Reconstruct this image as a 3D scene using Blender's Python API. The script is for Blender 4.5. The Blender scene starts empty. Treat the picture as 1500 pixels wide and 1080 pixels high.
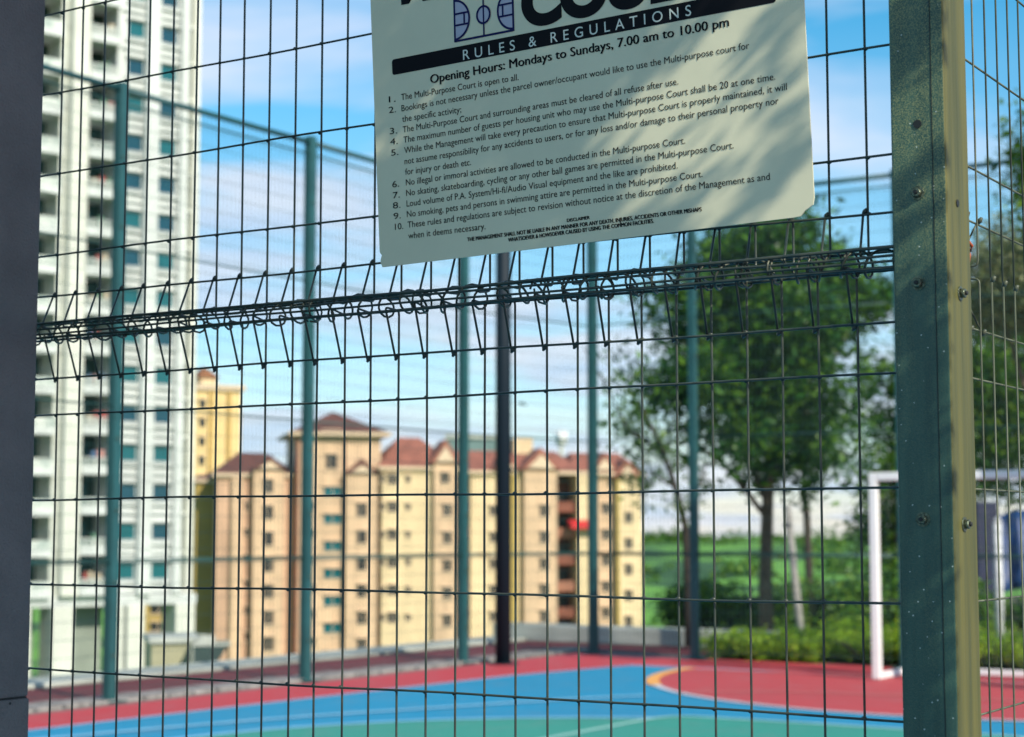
import bpy, math, random
import numpy as np
from mathutils import Vector, Matrix
R = math.radians
random.seed(7)
scene = bpy.context.scene
C = scene.collection
# ------------------------------------------------------------------ camera
F, PW, PH, HC = 2578.0, 1500.0, 1080.0, 1.45
TH = math.atan(240.0 / F)                       # camera pitched up 5.3 degrees
cam = bpy.data.cameras.new('camera'); cam.sensor_width = 36.0; cam.lens = 36.0 * F / PW
cam.clip_start = 0.05; cam.clip_end = 40000
camo = bpy.data.objects.new('camera', cam); C.objects.link(camo)
camo.location = (0, 0, HC); camo.rotation_euler = (math.pi / 2 + TH, 0, 0)
cam.dof.use_dof = True; cam.dof.focus_distance = 2.42; cam.dof.aperture_fstop = 6.4
scene.camera = camo
# ------------------------------------------------------------------ world
SUN_AZ, SUN_EL = 144.0, 34.0                    # azimuth clockwise from +Y
w = bpy.data.worlds.new('World'); scene.world = w; w.use_nodes = True
nt = w.node_tree; nt.nodes.clear(); N = nt.nodes.new; L = nt.links.new
sky = N('ShaderNodeTexSky'); sky.sky_type = 'NISHITA'; sky.sun_disc = False
sky.sun_elevation = R(SUN_EL); sky.sun_rotation = R(SUN_AZ); sky.air_density = 1.0; sky.dust_density = 0.3; sky.ozone_density = 2.5
hsv = N('ShaderNodeHueSaturation'); hsv.inputs['Saturation'].default_value = 1.45; hsv.inputs['Hue'].default_value = 0.482
L(sky.outputs[0], hsv.inputs['Color'])
bg1 = N('ShaderNodeBackground'); bg1.inputs[1].default_value = 0.135; L(hsv.outputs[0], bg1.inputs[0])
bg2 = N('ShaderNodeBackground'); bg2.inputs[1].default_value = 0.88
tc = N('ShaderNodeTexCoord'); sep = N('ShaderNodeSeparateXYZ'); L(tc.outputs['Generated'], sep.inputs[0])
az = N('ShaderNodeMath'); az.operation = 'MAXIMUM'; L(sep.outputs[2], az.inputs[0]); az.inputs[1].default_value = 0.0
ad = N('ShaderNodeMath'); ad.operation = 'ADD'; L(az.outputs[0], ad.inputs[0]); ad.inputs[1].default_value = 0.16
dx = N('ShaderNodeMath'); dx.operation = 'DIVIDE'; L(sep.outputs[0], dx.inputs[0]); L(ad.outputs[0], dx.inputs[1])
dy = N('ShaderNodeMath'); dy.operation = 'DIVIDE'; L(sep.outputs[1], dy.inputs[0]); L(ad.outputs[0], dy.inputs[1])
cmb = N('ShaderNodeCombineXYZ'); L(dx.outputs[0], cmb.inputs[0]); L(dy.outputs[0], cmb.inputs[1])
mp = N('ShaderNodeMapping'); mp.inputs['Rotation'].default_value = (0, 0, R(12)); mp.inputs['Scale'].default_value = (0.9, 1.5, 1)
mp.inputs['Location'].default_value = (0.55, 0.33, 0)
L(cmb.outputs[0], mp.inputs[0])
ns = N('ShaderNodeTexNoise'); ns.inputs['Scale'].default_value = 1.15; ns.inputs['Detail'].default_value = 5; ns.inputs['Roughness'].default_value = 0.5
ns.inputs['Distortion'].default_value = 0.35
L(mp.outputs[0], ns.inputs['Vector'])
cr = N('ShaderNodeValToRGB'); cr.color_ramp.elements[0].position = 0.45; cr.color_ramp.elements[1].position = 0.61
L(ns.outputs[0], cr.inputs[0])
# cloud cover thickens towards the horizon, as cumulus fields seen edge-on do
hz = N('ShaderNodeMapRange'); L(sep.outputs[2], hz.inputs[0])
hz.inputs['From Min'].default_value = 0.0; hz.inputs['From Max'].default_value = 0.30
hz.inputs['To Min'].default_value = 0.60; hz.inputs['To Max'].default_value = 0.0
sm = N('ShaderNodeMath'); sm.operation = 'ADD'; sm.use_clamp = True; L(cr.outputs[0], sm.inputs[0]); L(hz.outputs[0], sm.inputs[1])
sc_ = N('ShaderNodeMath'); sc_.operation = 'MULTIPLY'; L(sm.outputs[0], sc_.inputs[0]); sc_.inputs[1].default_value = 0.86
cc = N('ShaderNodeValToRGB'); cc.color_ramp.elements[0].color = (0.52, 0.68, 0.92, 1); cc.color_ramp.elements[1].color = (0.86, 0.89, 0.97, 1)
cc.color_ramp.elements[0].position = 0.35; cc.color_ramp.elements[1].position = 0.75
ns2 = N('ShaderNodeTexNoise'); ns2.inputs['Scale'].default_value = 2.3; ns2.inputs['Detail'].default_value = 4; L(mp.outputs[0], ns2.inputs['Vector'])
L(ns2.outputs[0], cc.inputs[0]); L(cc.outputs[0], bg2.inputs[0])
mx = N('ShaderNodeMixShader'); L(sc_.outputs[0], mx.inputs[0]); L(bg1.outputs[0], mx.inputs[1]); L(bg2.outputs[0], mx.inputs[2])
wo = N('ShaderNodeOutputWorld'); L(mx.outputs[0], wo.inputs[0])
# ------------------------------------------------------------------ sun
sl = bpy.data.lights.new('sun', 'SUN'); sl.energy = 4.9; sl.angle = R(0.5); sl.color = (1.0, 0.93, 0.80)
so = bpy.data.objects.new('sun', sl); C.objects.link(so)
SD = Vector((math.sin(R(SUN_AZ)) * math.cos(R(SUN_EL)), math.cos(R(SUN_AZ)) * math.cos(R(SUN_EL)), math.sin(R(SUN_EL))))
so.rotation_euler = SD.to_track_quat('Z', 'Y').to_euler(); so.location = (20, -20, 30)
vs = scene.view_settings; scene.display_settings.display_device = 'sRGB'
vs.view_transform = 'Standard'; vs.look = 'None'; vs.gamma = 1.0; vs.use_curve_mapping = False; vs.exposure = 0.32
scene.cycles.use_denoising = True; scene.cycles.max_bounces = 6; scene.cycles.transparent_max_bounces = 8
scene.cycles.sample_clamp_indirect = 6

# ------------------------------------------------------------------ helpers
def tag(o, label=None, cat=None, group=None, kind=None):
    if label: o['label'] = label
    if cat: o['category'] = cat
    if group: o['group'] = group
    if kind: o['kind'] = kind
    return o
def empty(name, loc=(0, 0, 0), rz=0.0):
    o = bpy.data.objects.new(name, None); C.objects.link(o); o.location = loc; o.rotation_euler = (0, 0, rz)
    o.empty_display_size = 0.2
    return o
def link(name, me, parent=None, loc=None):
    o = bpy.data.objects.new(name, me); C.objects.link(o)
    if parent is not None: o.parent = parent
    if loc is not None: o.location = loc
    return o
class MB:
    def __init__(s): s.v = []; s.f = []; s.m = []; s.smooth = []
    def add(s, vs_, fs, mi=0, sm=False):
        b = len(s.v); s.v += [tuple(p) for p in vs_]
        for f in fs: s.f.append(tuple(i + b for i in f)); s.m.append(mi); s.smooth.append(sm)
    def box(s, x0, x1, y0, y1, z0, z1, mi=0, fr=None):
        P = [(x0, y0, z0), (x1, y0, z0), (x1, y1, z0), (x0, y1, z0), (x0, y0, z1), (x1, y0, z1), (x1, y1, z1), (x0, y1, z1)]
        if fr: P = [fr(*p) for p in P]
        s.add(P, [(0, 3, 2, 1), (4, 5, 6, 7), (0, 1, 5, 4), (1, 2, 6, 5), (2, 3, 7, 6), (3, 0, 4, 7)], mi)
    def tube(s, pts, r, n=6, mi=0, cap=True):
        pts = [Vector(p) for p in pts]; rs = r if isinstance(r, (list, tuple)) else [r] * len(pts)
        b = len(s.v); prev = None
        for i, p in enumerate(pts):
            d = ((pts[min(i + 1, len(pts) - 1)] - pts[max(i - 1, 0)])).normalized()
            if prev is None:
                a = Vector((0, 0, 1)) if abs(d.z) < 0.9 else Vector((1, 0, 0)); x = d.cross(a).normalized()
            else:
                x = (prev - d * prev.dot(d)).normalized()
            prev = x; y = d.cross(x)
            for k in range(n):
                t = 2 * math.pi * k / n; s.v.append(tuple(p + (x * math.cos(t) + y * math.sin(t)) * rs[i]))
        for i in range(len(pts) - 1):
            for k in range(n):
                a0 = b + i * n + k; a1 = b + i * n + (k + 1) % n
                s.f.append((a0, a1, a1 + n, a0 + n)); s.m.append(mi); s.smooth.append(True)
        if cap:
            s.f.append(tuple(b + k for k in reversed(range(n)))); s.m.append(mi); s.smooth.append(False)
            e = b + (len(pts) - 1) * n
            s.f.append(tuple(e + k for k in range(n))); s.m.append(mi); s.smooth.append(False)
    def build(s, name, mats, parent=None, bevel=0):
        me = bpy.data.meshes.new(name); me.from_pydata(s.v, [], s.f)
        for m in (mats if isinstance(mats, (list, tuple)) else [mats]): me.materials.append(m)
        me.polygons.foreach_set('material_index', s.m); me.polygons.foreach_set('use_smooth', s.smooth); me.update()
        o = link(name, me, parent)
        if bevel:
            b = o.modifiers.new('bevel', 'BEVEL'); b.width = bevel; b.segments = 2; b.limit_method = 'ANGLE'
        return o
def ray(x, y):
    cx = (x - PW / 2) / F; cy = -(y - PH / 2) / F
    return Vector((cx, math.cos(TH) - cy * math.sin(TH), math.sin(TH) + cy * math.cos(TH)))
EYE = Vector((0, 0, HC))
AB = R(57.5)
U = Vector((math.cos(AB), math.sin(AB), 0)); V = Vector((-math.sin(AB), math.cos(AB), 0))  # court axes
def W(u, v, z=0.0): return U * u + V * v + Vector((0, 0, z))
def gnd(x, y, z=0.0):
    d = ray(x, y); p = EYE + d * ((z - HC) / d.z); return (p.dot(U), p.dot(V))
def at(x, y, Y):                                 # the point of the place seen at (x, y), Y metres ahead
    d = ray(x, y); return EYE + d * (Y / d.y)

# ------------------------------------------------------------------ materials
def mat(name, col, rough=0.6, metal=0.0, var=0.0, scale=8.0, bump=0.0, bscale=60.0, col2=None, spec=0.5, stretch=None, det=6, lo=0.35, hi=0.65):
    m = bpy.data.materials.new(name); m.use_nodes = True; n = m.node_tree.nodes; l = m.node_tree.links
    b = n['Principled BSDF']; b.inputs['Base Color'].default_value = (*col, 1); b.inputs['Roughness'].default_value = rough
    b.inputs['Metallic'].default_value = metal; b.inputs['Specular IOR Level'].default_value = spec
    tcn = n.new('ShaderNodeTexCoord'); src = tcn.outputs['Object']
    if stretch:
        mpn = n.new('ShaderNodeMapping'); mpn.inputs['Scale'].default_value = stretch; l.new(src, mpn.inputs[0]); src = mpn.outputs[0]
    if var or col2:
        nz = n.new('ShaderNodeTexNoise'); nz.inputs['Scale'].default_value = scale; nz.inputs['Detail'].default_value = det
        nz.inputs['Roughness'].default_value = 0.6; l.new(src, nz.inputs['Vector'])
        rp = n.new('ShaderNodeValToRGB'); rp.color_ramp.elements[0].position = lo; rp.color_ramp.elements[1].position = hi
        c2 = col2 if col2 else tuple(c * (1 - var) for c in col)
        rp.color_ramp.elements[0].color = (*c2, 1); rp.color_ramp.elements[1].color = (*col, 1)
        l.new(nz.outputs[0], rp.inputs[0]); l.new(rp.outputs[0], b.inputs['Base Color'])
    if bump:
        nb = n.new('ShaderNodeTexNoise'); nb.inputs['Scale'].default_value = bscale; nb.inputs['Detail'].default_value = 4; l.new(src, nb.inputs['Vector'])
        bm = n.new('ShaderNodeBump'); bm.inputs['Strength'].default_value = bump; bm.inputs['Distance'].default_value = 0.01
        l.new(nb.outputs[0], bm.inputs['Height']); l.new(bm.outputs[0], b.inputs['Normal'])
    return m
def leafmat(name, c1, c2, c3, trans=0.25):
    m = bpy.data.materials.new(name); m.use_nodes = True; n = m.node_tree.nodes; l = m.node_tree.links
    b = n['Principled BSDF']; b.inputs['Roughness'].default_value = 0.45
    g = n.new('ShaderNodeNewGeometry'); rp = n.new('ShaderNodeValToRGB')
    rp.color_ramp.elements[0].color = (*c1, 1); rp.color_ramp.elements[1].color = (*c3, 1); e = rp.color_ramp.elements.new(0.55); e.color = (*c2, 1)
    l.new(g.outputs['Random Per Island'], rp.inputs[0]); l.new(rp.outputs[0], b.inputs['Base Color'])
    t = n.new('ShaderNodeBsdfTranslucent'); h = n.new('ShaderNodeHueSaturation'); h.inputs['Value'].default_value = 1.5; h.inputs['Hue'].default_value = 0.485
    l.new(rp.outputs[0], h.inputs['Color']); l.new(h.outputs[0], t.inputs[0])
    mxs = n.new('ShaderNodeMixShader'); mxs.inputs[0].default_value = trans
    l.new(b.outputs[0], mxs.inputs[1]); l.new(t.outputs[0], mxs.inputs[2]); l.new(mxs.outputs[0], n['Material Output'].inputs[0])
    return m
M = {}
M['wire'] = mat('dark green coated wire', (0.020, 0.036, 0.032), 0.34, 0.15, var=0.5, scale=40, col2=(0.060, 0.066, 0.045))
M['wire_side'] = mat('sunlit side wire', (0.10, 0.12, 0.075), 0.5, 0.1, var=.5, scale=30)  # lighter copy of the fence wire, sunlight put into the colour
M['wire_old'] = mat('weathered tie wire', (0.085, 0.095, 0.065), 0.42, 0.35, var=0.6, scale=60)
M['far_post'] = mat('teal painted steel', (0.014, 0.085, 0.092), 0.5, 0.0, var=0.3, scale=3)
M['far_wire'] = mat('far wire', (0.02, 0.07, 0.065), 0.5)
M['black_pole'] = mat('near black painted pole', (0.004, 0.013, 0.022), 0.6, spec=.25)
M['red'] = mat('red acrylic', (0.62, 0.055, 0.085), 0.75, var=0.16, scale=1.2, bump=0.15, bscale=180)
M['red_d'] = mat('goal area red acrylic', (0.52, 0.065, 0.070), 0.75, var=0.12, scale=1.5, bump=0.15, bscale=180)
M['maroon'] = mat('dark maroon coating', (0.17, 0.020, 0.024), 0.8, var=0.35, scale=1.5, bump=0.2, bscale=90)  # deeper red than the court floor
M['blue'] = mat('blue acrylic', (0.004, 0.27, 0.47), 0.75, var=0.14, scale=0.9, bump=0.15, bscale=180)
M['green'] = mat('sea green acrylic', (0.035, 0.30, 0.24), 0.7, var=0.12, scale=1.1, bump=0.15, bscale=180)
M['ln_light'] = mat('pale blue line paint', (0.22, 0.50, 0.70), 0.7, var=0.15, scale=6)
M['ln_green'] = mat('pale green line paint', (0.30, 0.55, 0.48), 0.7, var=0.15, scale=6)
M['ln_pink'] = mat('pinkish line paint', (0.62, 0.22, 0.20), 0.7, var=0.15, scale=6)
M['ln_yel'] = mat('orange yellow line paint', (0.80, 0.36, 0.08), 0.7, var=0.1, scale=6)
M['ln_white'] = mat('white line paint', (0.55, 0.60, 0.66), 0.7, var=0.15, scale=6)
M['conc'] = mat('pale concrete', (0.50, 0.52, 0.46), 0.85, var=0.3, scale=1.3, bump=0.3, bscale=30)
M['conc_grey'] = mat('grey drain concrete', (0.22, 0.20, 0.19), 0.85, var=0.45, scale=5, bump=0.3, bscale=30)
M['white_paint'] = mat('white powder coat', (0.80, 0.80, 0.79), 0.4, var=0.06, scale=5)
M['net'] = mat('net cord', (0.14, 0.15, 0.15), 0.9)
M['plate'] = mat('aluminium sign plate', (0.70, 0.67, 0.46), 0.40, var=0.10, scale=6, bump=0.10, bscale=9, col2=(0.63, 0.61, 0.42))
M['ink'] = mat('black ink', (0.006, 0.006, 0.008), 0.6, spec=0.12)
M['navy'] = mat('navy ink', (0.010, 0.012, 0.075), 0.6, spec=.15)
M['lilac'] = mat('lilac print', (0.40, 0.40, 0.48), 0.45)
M['pale_ink'] = mat('reversed lettering', (0.62, 0.66, 0.56), 0.4)
M['bolt'] = mat('zinc bolt', (0.16, 0.19, 0.13), 0.35, 0.7, var=0.6, scale=300, bump=0.2, bscale=400)
M['bolt_dark'] = mat('bolt socket', (0.006, 0.008, 0.007), 0.6)
M['pillar'] = mat('grey painted render', (0.175, 0.158, 0.148), 0.85, var=0.3, scale=5, bump=0.5, bscale=220)
M['orange'] = mat('orange wire sheath', (0.42, 0.085, 0.02), 0.5)
M['bark'] = mat('bark', (0.15, 0.115, 0.075), 0.9, var=0.5, scale=14, bump=0.8, bscale=30)
M['bark_dark'] = mat('dark bark', (0.06, 0.045, 0.033), 0.9, var=0.5, scale=14, bump=0.8, bscale=30)
M['stake'] = mat('pale timber stake', (0.40, 0.38, 0.34), 0.8, var=0.3, scale=20)
M['soil'] = mat('planting soil', (0.07, 0.055, 0.035), 0.95, var=0.5, scale=6, bump=0.8, bscale=20)
M['leaf_dark'] = leafmat('dark green leaves', (0.008, 0.045, 0.008), (0.026, 0.115, 0.012), (0.14, 0.29, 0.022), 0.38)
M['leaf_mid'] = leafmat('mid green leaves', (0.018, 0.065, 0.010), (0.07, 0.19, 0.016), (0.21, 0.33, 0.03), 0.36)
M['leaf_lime'] = leafmat('yellow green leaves', (0.12, 0.24, 0.012), (0.27, 0.44, 0.02), (0.42, 0.54, 0.05), 0.4)
M['leaf_pale'] = leafmat('pale olive leaves', (0.06, 0.10, 0.03), (0.16, 0.20, 0.07), (0.34, 0.34, 0.18))

def court_mat(name, c):
    m = mat(name, c, 0.72, bump=0.15, bscale=180); n = m.node_tree.nodes; l = m.node_tree.links; b = n['Principled BSDF']; t = n.new('ShaderNodeTexCoord')
    prev = None; base = (*c, 1); sock = None
    for scl, lo_, hi_, fac, cc_ in ((0.55, .40, .72, .30, tuple(x * .62 + .03 for x in c)), (3.2, .52, .70, .32, tuple(x * .5 + .10 for x in c)), (16, .60, .66, .30, tuple(x * .45 for x in c))):
        z = n.new('ShaderNodeTexNoise'); z.inputs['Scale'].default_value = scl; z.inputs['Detail'].default_value = 8; l.new(t.outputs['Object'], z.inputs['Vector'])
        mr = n.new('ShaderNodeMapRange'); mr.inputs['From Min'].default_value = lo_; mr.inputs['From Max'].default_value = hi_; mr.inputs['To Max'].default_value = fac; l.new(z.outputs[0], mr.inputs[0])
        mi = n.new('ShaderNodeMixRGB'); l.new(mr.outputs[0], mi.inputs[0]); mi.inputs[2].default_value = (*cc_, 1)
        if sock is None: mi.inputs[1].default_value = base
        else: l.new(sock, mi.inputs[1])
        sock = mi.outputs[0]
    l.new(sock, b.inputs['Base Color']); return m
M['red'] = court_mat('red acrylic worn', (0.46, 0.036, 0.046)); M['red_d'] = court_mat('goal area red worn', (0.45, 0.050, 0.058))
M['blue'] = court_mat('blue acrylic worn', (0.004, 0.225, 0.40)); M['green'] = court_mat('sea green acrylic worn', (0.028, 0.26, 0.20))
def post_material():
    m = bpy.data.materials.new('worn green post paint'); m.use_nodes = True; n = m.node_tree.nodes; l = m.node_tree.links
    b = n['Principled BSDF']; b.inputs['Roughness'].default_value = 0.42; b.inputs['Specular IOR Level'].default_value = 0.5
    t = n.new('ShaderNodeTexCoord')
    mp1 = n.new('ShaderNodeMapping'); mp1.inputs['Scale'].default_value = (60, 60, 5); l.new(t.outputs['Object'], mp1.inputs[0])
    n1 = n.new('ShaderNodeTexNoise'); n1.inputs['Scale'].default_value = 1; n1.inputs['Detail'].default_value = 8; l.new(mp1.outputs[0], n1.inputs['Vector'])
    r1 = n.new('ShaderNodeValToRGB'); r1.color_ramp.elements[0].color = (0.013, 0.052, 0.040, 1); r1.color_ramp.elements[1].color = (0.034, 0.092, 0.066, 1)
    r1.color_ramp.elements[0].position = 0.3; r1.color_ramp.elements[1].position = 0.7; l.new(n1.outputs[0], r1.inputs[0])
    # dried dust film gathered in the paint's texture
    n2 = n.new('ShaderNodeTexNoise'); n2.inputs['Scale'].default_value = 620; n2.inputs['Detail'].default_value = 3; l.new(t.outputs['Object'], n2.inputs['Vector'])
    r2 = n.new('ShaderNodeValToRGB'); r2.color_ramp.elements[0].position = 0.40; r2.color_ramp.elements[1].position = 0.72; l.new(n2.outputs[0], r2.inputs[0])
    mlt = n.new('ShaderNodeMath'); mlt.operation = 'MULTIPLY'; mlt.inputs[1].default_value = 0.62; l.new(r2.outputs[0], mlt.inputs[0])
    # film thicker higher up: sunlit tone put into the colour, with broad uneven runs
    n5 = n.new('ShaderNodeTexNoise'); n5.inputs['Scale'].default_value = 1.0; n5.inputs['Detail'].default_value = 5
    mp5 = n.new('ShaderNodeMapping'); mp5.inputs['Scale'].default_value = (22, 22, 5); l.new(t.outputs['Object'], mp5.inputs[0]); l.new(mp5.outputs[0], n5.inputs['Vector'])
    sz = n.new('ShaderNodeSeparateXYZ'); l.new(t.outputs['Object'], sz.inputs[0])
    mz = n.new('ShaderNodeMapRange'); mz.inputs['From Min'].default_value = 1.60; mz.inputs['From Max'].default_value = 1.92; mz.inputs['To Min'].default_value = -.10; mz.inputs['To Max'].default_value = .55; l.new(sz.outputs[2], mz.inputs[0])
    a5 = n.new('ShaderNodeMath'); a5.operation = 'ADD'; l.new(mz.outputs[0], a5.inputs[0]); l.new(n5.outputs[0], a5.inputs[1])
    m5 = n.new('ShaderNodeMapRange'); m5.inputs['From Min'].default_value = .45; m5.inputs['From Max'].default_value = 1.0; m5.inputs['To Min'].default_value = .25; m5.inputs['To Max'].default_value = 1.5; l.new(a5.outputs[0], m5.inputs[0])
    ml5 = n.new('ShaderNodeMath'); ml5.operation = 'MULTIPLY'; l.new(mlt.outputs[0], ml5.inputs[0]); l.new(m5.outputs[0], ml5.inputs[1]); mlt = ml5
    m1 = n.new('ShaderNodeMixRGB'); l.new(mlt.outputs[0], m1.inputs[0]); l.new(r1.outputs[0], m1.inputs[1]); m1.inputs[2].default_value = (0.20, 0.225, 0.10, 1)
    # paint chips down to bare zinc: sparse tiny flecks
    vo = n.new('ShaderNodeTexVoronoi'); vo.inputs['Scale'].default_value = 85; vo.inputs['Randomness'].default_value = 1; l.new(t.outputs['Object'], vo.inputs['Vector'])
    s1 = n.new('ShaderNodeMath'); s1.operation = 'LESS_THAN'; s1.inputs[1].default_value = 0.075; l.new(vo.outputs['Distance'], s1.inputs[0])
    sp = n.new('ShaderNodeSeparateXYZ'); l.new(vo.outputs['Color'], sp.inputs[0])
    s2 = n.new('ShaderNodeMath'); s2.operation = 'GREATER_THAN'; s2.inputs[1].default_value = 0.72; l.new(sp.outputs[0], s2.inputs[0])
    s3 = n.new('ShaderNodeMath'); s3.operation = 'MULTIPLY'; l.new(s1.outputs[0], s3.inputs[0]); l.new(s2.outputs[0], s3.inputs[1])
    m2 = n.new('ShaderNodeMixRGB'); l.new(s3.outputs[0], m2.inputs[0]); l.new(m1.outputs[0], m2.inputs[1]); m2.inputs[2].default_value = (0.45, 0.52, 0.46, 1)
    l.new(m2.outputs[0], b.inputs['Base Color'])
    bm = n.new('ShaderNodeBump'); bm.inputs['Strength'].default_value = 0.25; bm.inputs['Distance'].default_value = 0.002
    l.new(n2.outputs[0], bm.inputs['Height']); l.new(bm.outputs[0], b.inputs['Normal'])
    return m
M['post'] = post_material()
M['post_side'] = mat('sunlit olive side paint', (0.118, 0.112, 0.030), 0.55, var=0.3, spec=.3, scale=1, stretch=(45, 45, 2.2), bump=0.12, bscale=3, col2=(0.060, 0.068, 0.024))  # olive side face: sunlit tone put into the colour

# ------------------------------------------------------------------ ground and court
def sheet(name, pts, z, m, label=None, kind='structure'):
    me = bpy.data.meshes.new(name); me.from_pydata([tuple(W(u, v, z)) for u, v in pts], [], [tuple(range(len(pts)))]); me.materials.append(m)
    if me.polygons[0].normal.z < 0: me.flip_normals()
    o = link(name, me); tag(o, label, kind=kind); return o
def strip(name, pts, wd, z, m, closed=False):
    P = [W(u, v, z) for u, v in pts]; mb = MB(); vv = []
    for i, p in enumerate(P):
        d = (P[min(i + 1, len(P) - 1)] - P[max(i - 1, 0)]).normalized(); nrm = Vector((-d.y, d.x, 0)) * wd / 2
        vv += [p + nrm, p - nrm]
    mb.add(vv, [(2 * i, 2 * i + 1, 2 * i + 3, 2 * i + 2) for i in range(len(P) - 1)])
    o = mb.build(name, m)
    if o.data.polygons[0].normal.z < 0: o.data.flip_normals()
    tag(o, kind='structure'); return o
def smooth(pts, n=10):
    out = []; P = [pts[0]] + list(pts) + [pts[-1]]
    for i in range(1, len(P) - 2):
        for k in range(n):
            t = k / n
            out.append(tuple(0.5 * (2 * P[i][j] + (P[i + 1][j] - P[i - 1][j]) * t + (2 * P[i - 1][j] - 5 * P[i][j] + 4 * P[i + 1][j] - P[i + 2][j]) * t * t + (3 * P[i][j] - P[i - 1][j] - 3 * P[i + 1][j] + P[i + 2][j]) * t ** 3) for j in range(2)))
    out.append(pts[-1]); return out
# terrain: one sheet to the horizon, hills growing with distance
_r = np.random.RandomState(3); _ph = _r.rand(14) * 6.28; _fr = _r.uniform(0.0012, 0.011, 14); _an = _r.rand(14) * 6.28
def ground_z(x, y):
    r = math.hypot(x, y); h = sum(math.sin((x * math.cos(_an[i]) + y * math.sin(_an[i])) * _fr[i] + _ph[i]) for i in range(14)) / 4.0
    h2 = math.sin(x * .045 + 2 * math.sin(y * .02)) * math.sin(y * .05 + x * .013)
    amp = min(1, max(0, (r - 250) / 1300)); return -30 + amp * (19 + 5 * h) + h2 * 2.2 * min(1, max(0, (r - 300) / 500)) - max(0, r - 2300) * 0.012
def terrain():
    rr = [25, 60, 110, 170, 240, 320, 380, 440, 500, 560, 630, 700, 780, 860, 950, 1050, 1150, 1260, 1380, 1500, 1650, 1800, 1950, 2100, 2300, 2600, 3200, 4200, 6000, 9000, 14000]; na = 720
    vv = [(0, 0, -30)]; ff = []
    for r in rr:
        for k in range(na):
            a = 2 * math.pi * k / na; x, y = r * math.sin(a), r * math.cos(a); vv.append((x, y, ground_z(x, y)))
    for k in range(na): ff.append((0, 1 + (k + 1) % na, 1 + k))
    for i in range(len(rr) - 1):
        for k in range(na):
            a = 1 + i * na + k; b = 1 + i * na + (k + 1) % na; ff.append((a, b, b + na, a + na))
    me = bpy.data.meshes.new('terrain'); me.from_pydata(vv, [], ff); me.update()
    for p in me.polygons: p.use_smooth = True
    m = mat('distant grassland', (0.12, 0.31, 0.03), 0.95, scale=0.016, col2=(0.022, 0.085, 0.018), det=10, lo=0.44, hi=0.53)
    me.materials.append(m)
    if me.polygons[0].normal.z < 0: me.flip_normals()
    tag(link('terrain', me), 'rolling green hills reaching the horizon', kind='structure')
terrain()
mb = MB(); mb.box(-14, 21.7, -40, 13.35, -30.5, -0.008, fr=lambda a, b, c: W(a, b, c))
tag(mb.build('podium_deck', M['conc_grey']), 'raised podium carrying the court', kind='structure')
mb = MB(); mb.box(21.72, 75, -60, 11.7, -30.5, 0.02, fr=lambda a, b, c: W(a, b, c))
tag(mb.build('planted_ground', M['soil']), 'planted ground behind the end fence', kind='structure')
sheet('bank_soil', [(18.75, -40), (21.69, -40), (21.69, 8.9), (18.75, 8.9)], 0.03, M['soil'])
sheet('court_floor', [(-8, -12), (18.45, -12), (18.45, 10.86), (-8, 10.98)], 0.0, M['red'], 'red acrylic border of the multi-purpose court')
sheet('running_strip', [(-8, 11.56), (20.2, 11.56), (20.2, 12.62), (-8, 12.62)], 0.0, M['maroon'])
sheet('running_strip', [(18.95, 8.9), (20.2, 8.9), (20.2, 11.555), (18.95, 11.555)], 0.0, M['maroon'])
bl = [(-8, -2), (17.08, -2), (17.10, 9.35), (15.2, 9.66), (12.2, 9.84), (9.2, 9.98), (-8, 10.2)]
sheet('blue_playing_surface', bl, 0.004, M['blue'], 'blue acrylic playing surface')
strip('court_line', [(17.10, -2), (17.12, 9.38), (15.2, 9.68), (12.2, 9.86), (9.2, 10.0), (-8, 10.22)], 0.055, 0.008, M['ln_light'])
DC = (17.06, 5.05)
def arc(c, r, a0, a1, n=40): return [(c[0] + r * math.cos(R(a0 + (a1 - a0) * i / n)), c[1] + r * math.sin(R(a0 + (a1 - a0) * i / n))) for i in range(n + 1)]
darc = arc(DC, 3.55, 90, 270, 60)
sheet('goal_area', darc, 0.008, M['red_d'], 'red goal area inside its curved line')
strip('court_line', darc[:13], 0.13, 0.012, M['ln_yel'])
strip('court_line', darc[12:], 0.075, 0.012, M['ln_white'])
strip('court_line', smooth([(17.0, 5.0), (17.0, 7.6), (16.7, 8.35)]), 0.05, 0.016, M['ln_pink'])
strip('court_line', smooth([(3, 10.2), (7, 9.75), (9.0, 9.45), (10.68, 9.0), (12.1, 8.42), (13.36, 7.86), (14.0, 7.5)]), 0.10, 0.012, M['ln_light'])
strip('court_line', smooth([(14.35, 7.36), (14.75, 6.9), (15.02, 6.3), (15.15, 5.59), (15.15, 4.2), (14.6, 2.9)]), 0.05, 0.016, M['ln_pink'])
GC = (9.0, 5.1); garc = arc(GC, 3.62, -180, 180, 90)
sheet('green_circle', garc[:-1], 0.008, M['green'], 'sea green circle on the blue court')
strip('court_line', garc, 0.09, 0.012, M['ln_light'])
sheet('green_key', [(2, 3.6), (12.52, 3.6), (12.52, 6.48), (2, 6.48)], 0.016, M['green'], 'sea green rectangle on the court')
strip('court_line', [(2, 6.5), (12.2, 6.5), (12.38, 6.46), (12.50, 6.36), (12.54, 6.2), (12.54, 3.9), (12.50, 3.7), (12.2, 3.6), (2, 3.6)], 0.065, 0.020, M['ln_green'])
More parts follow.
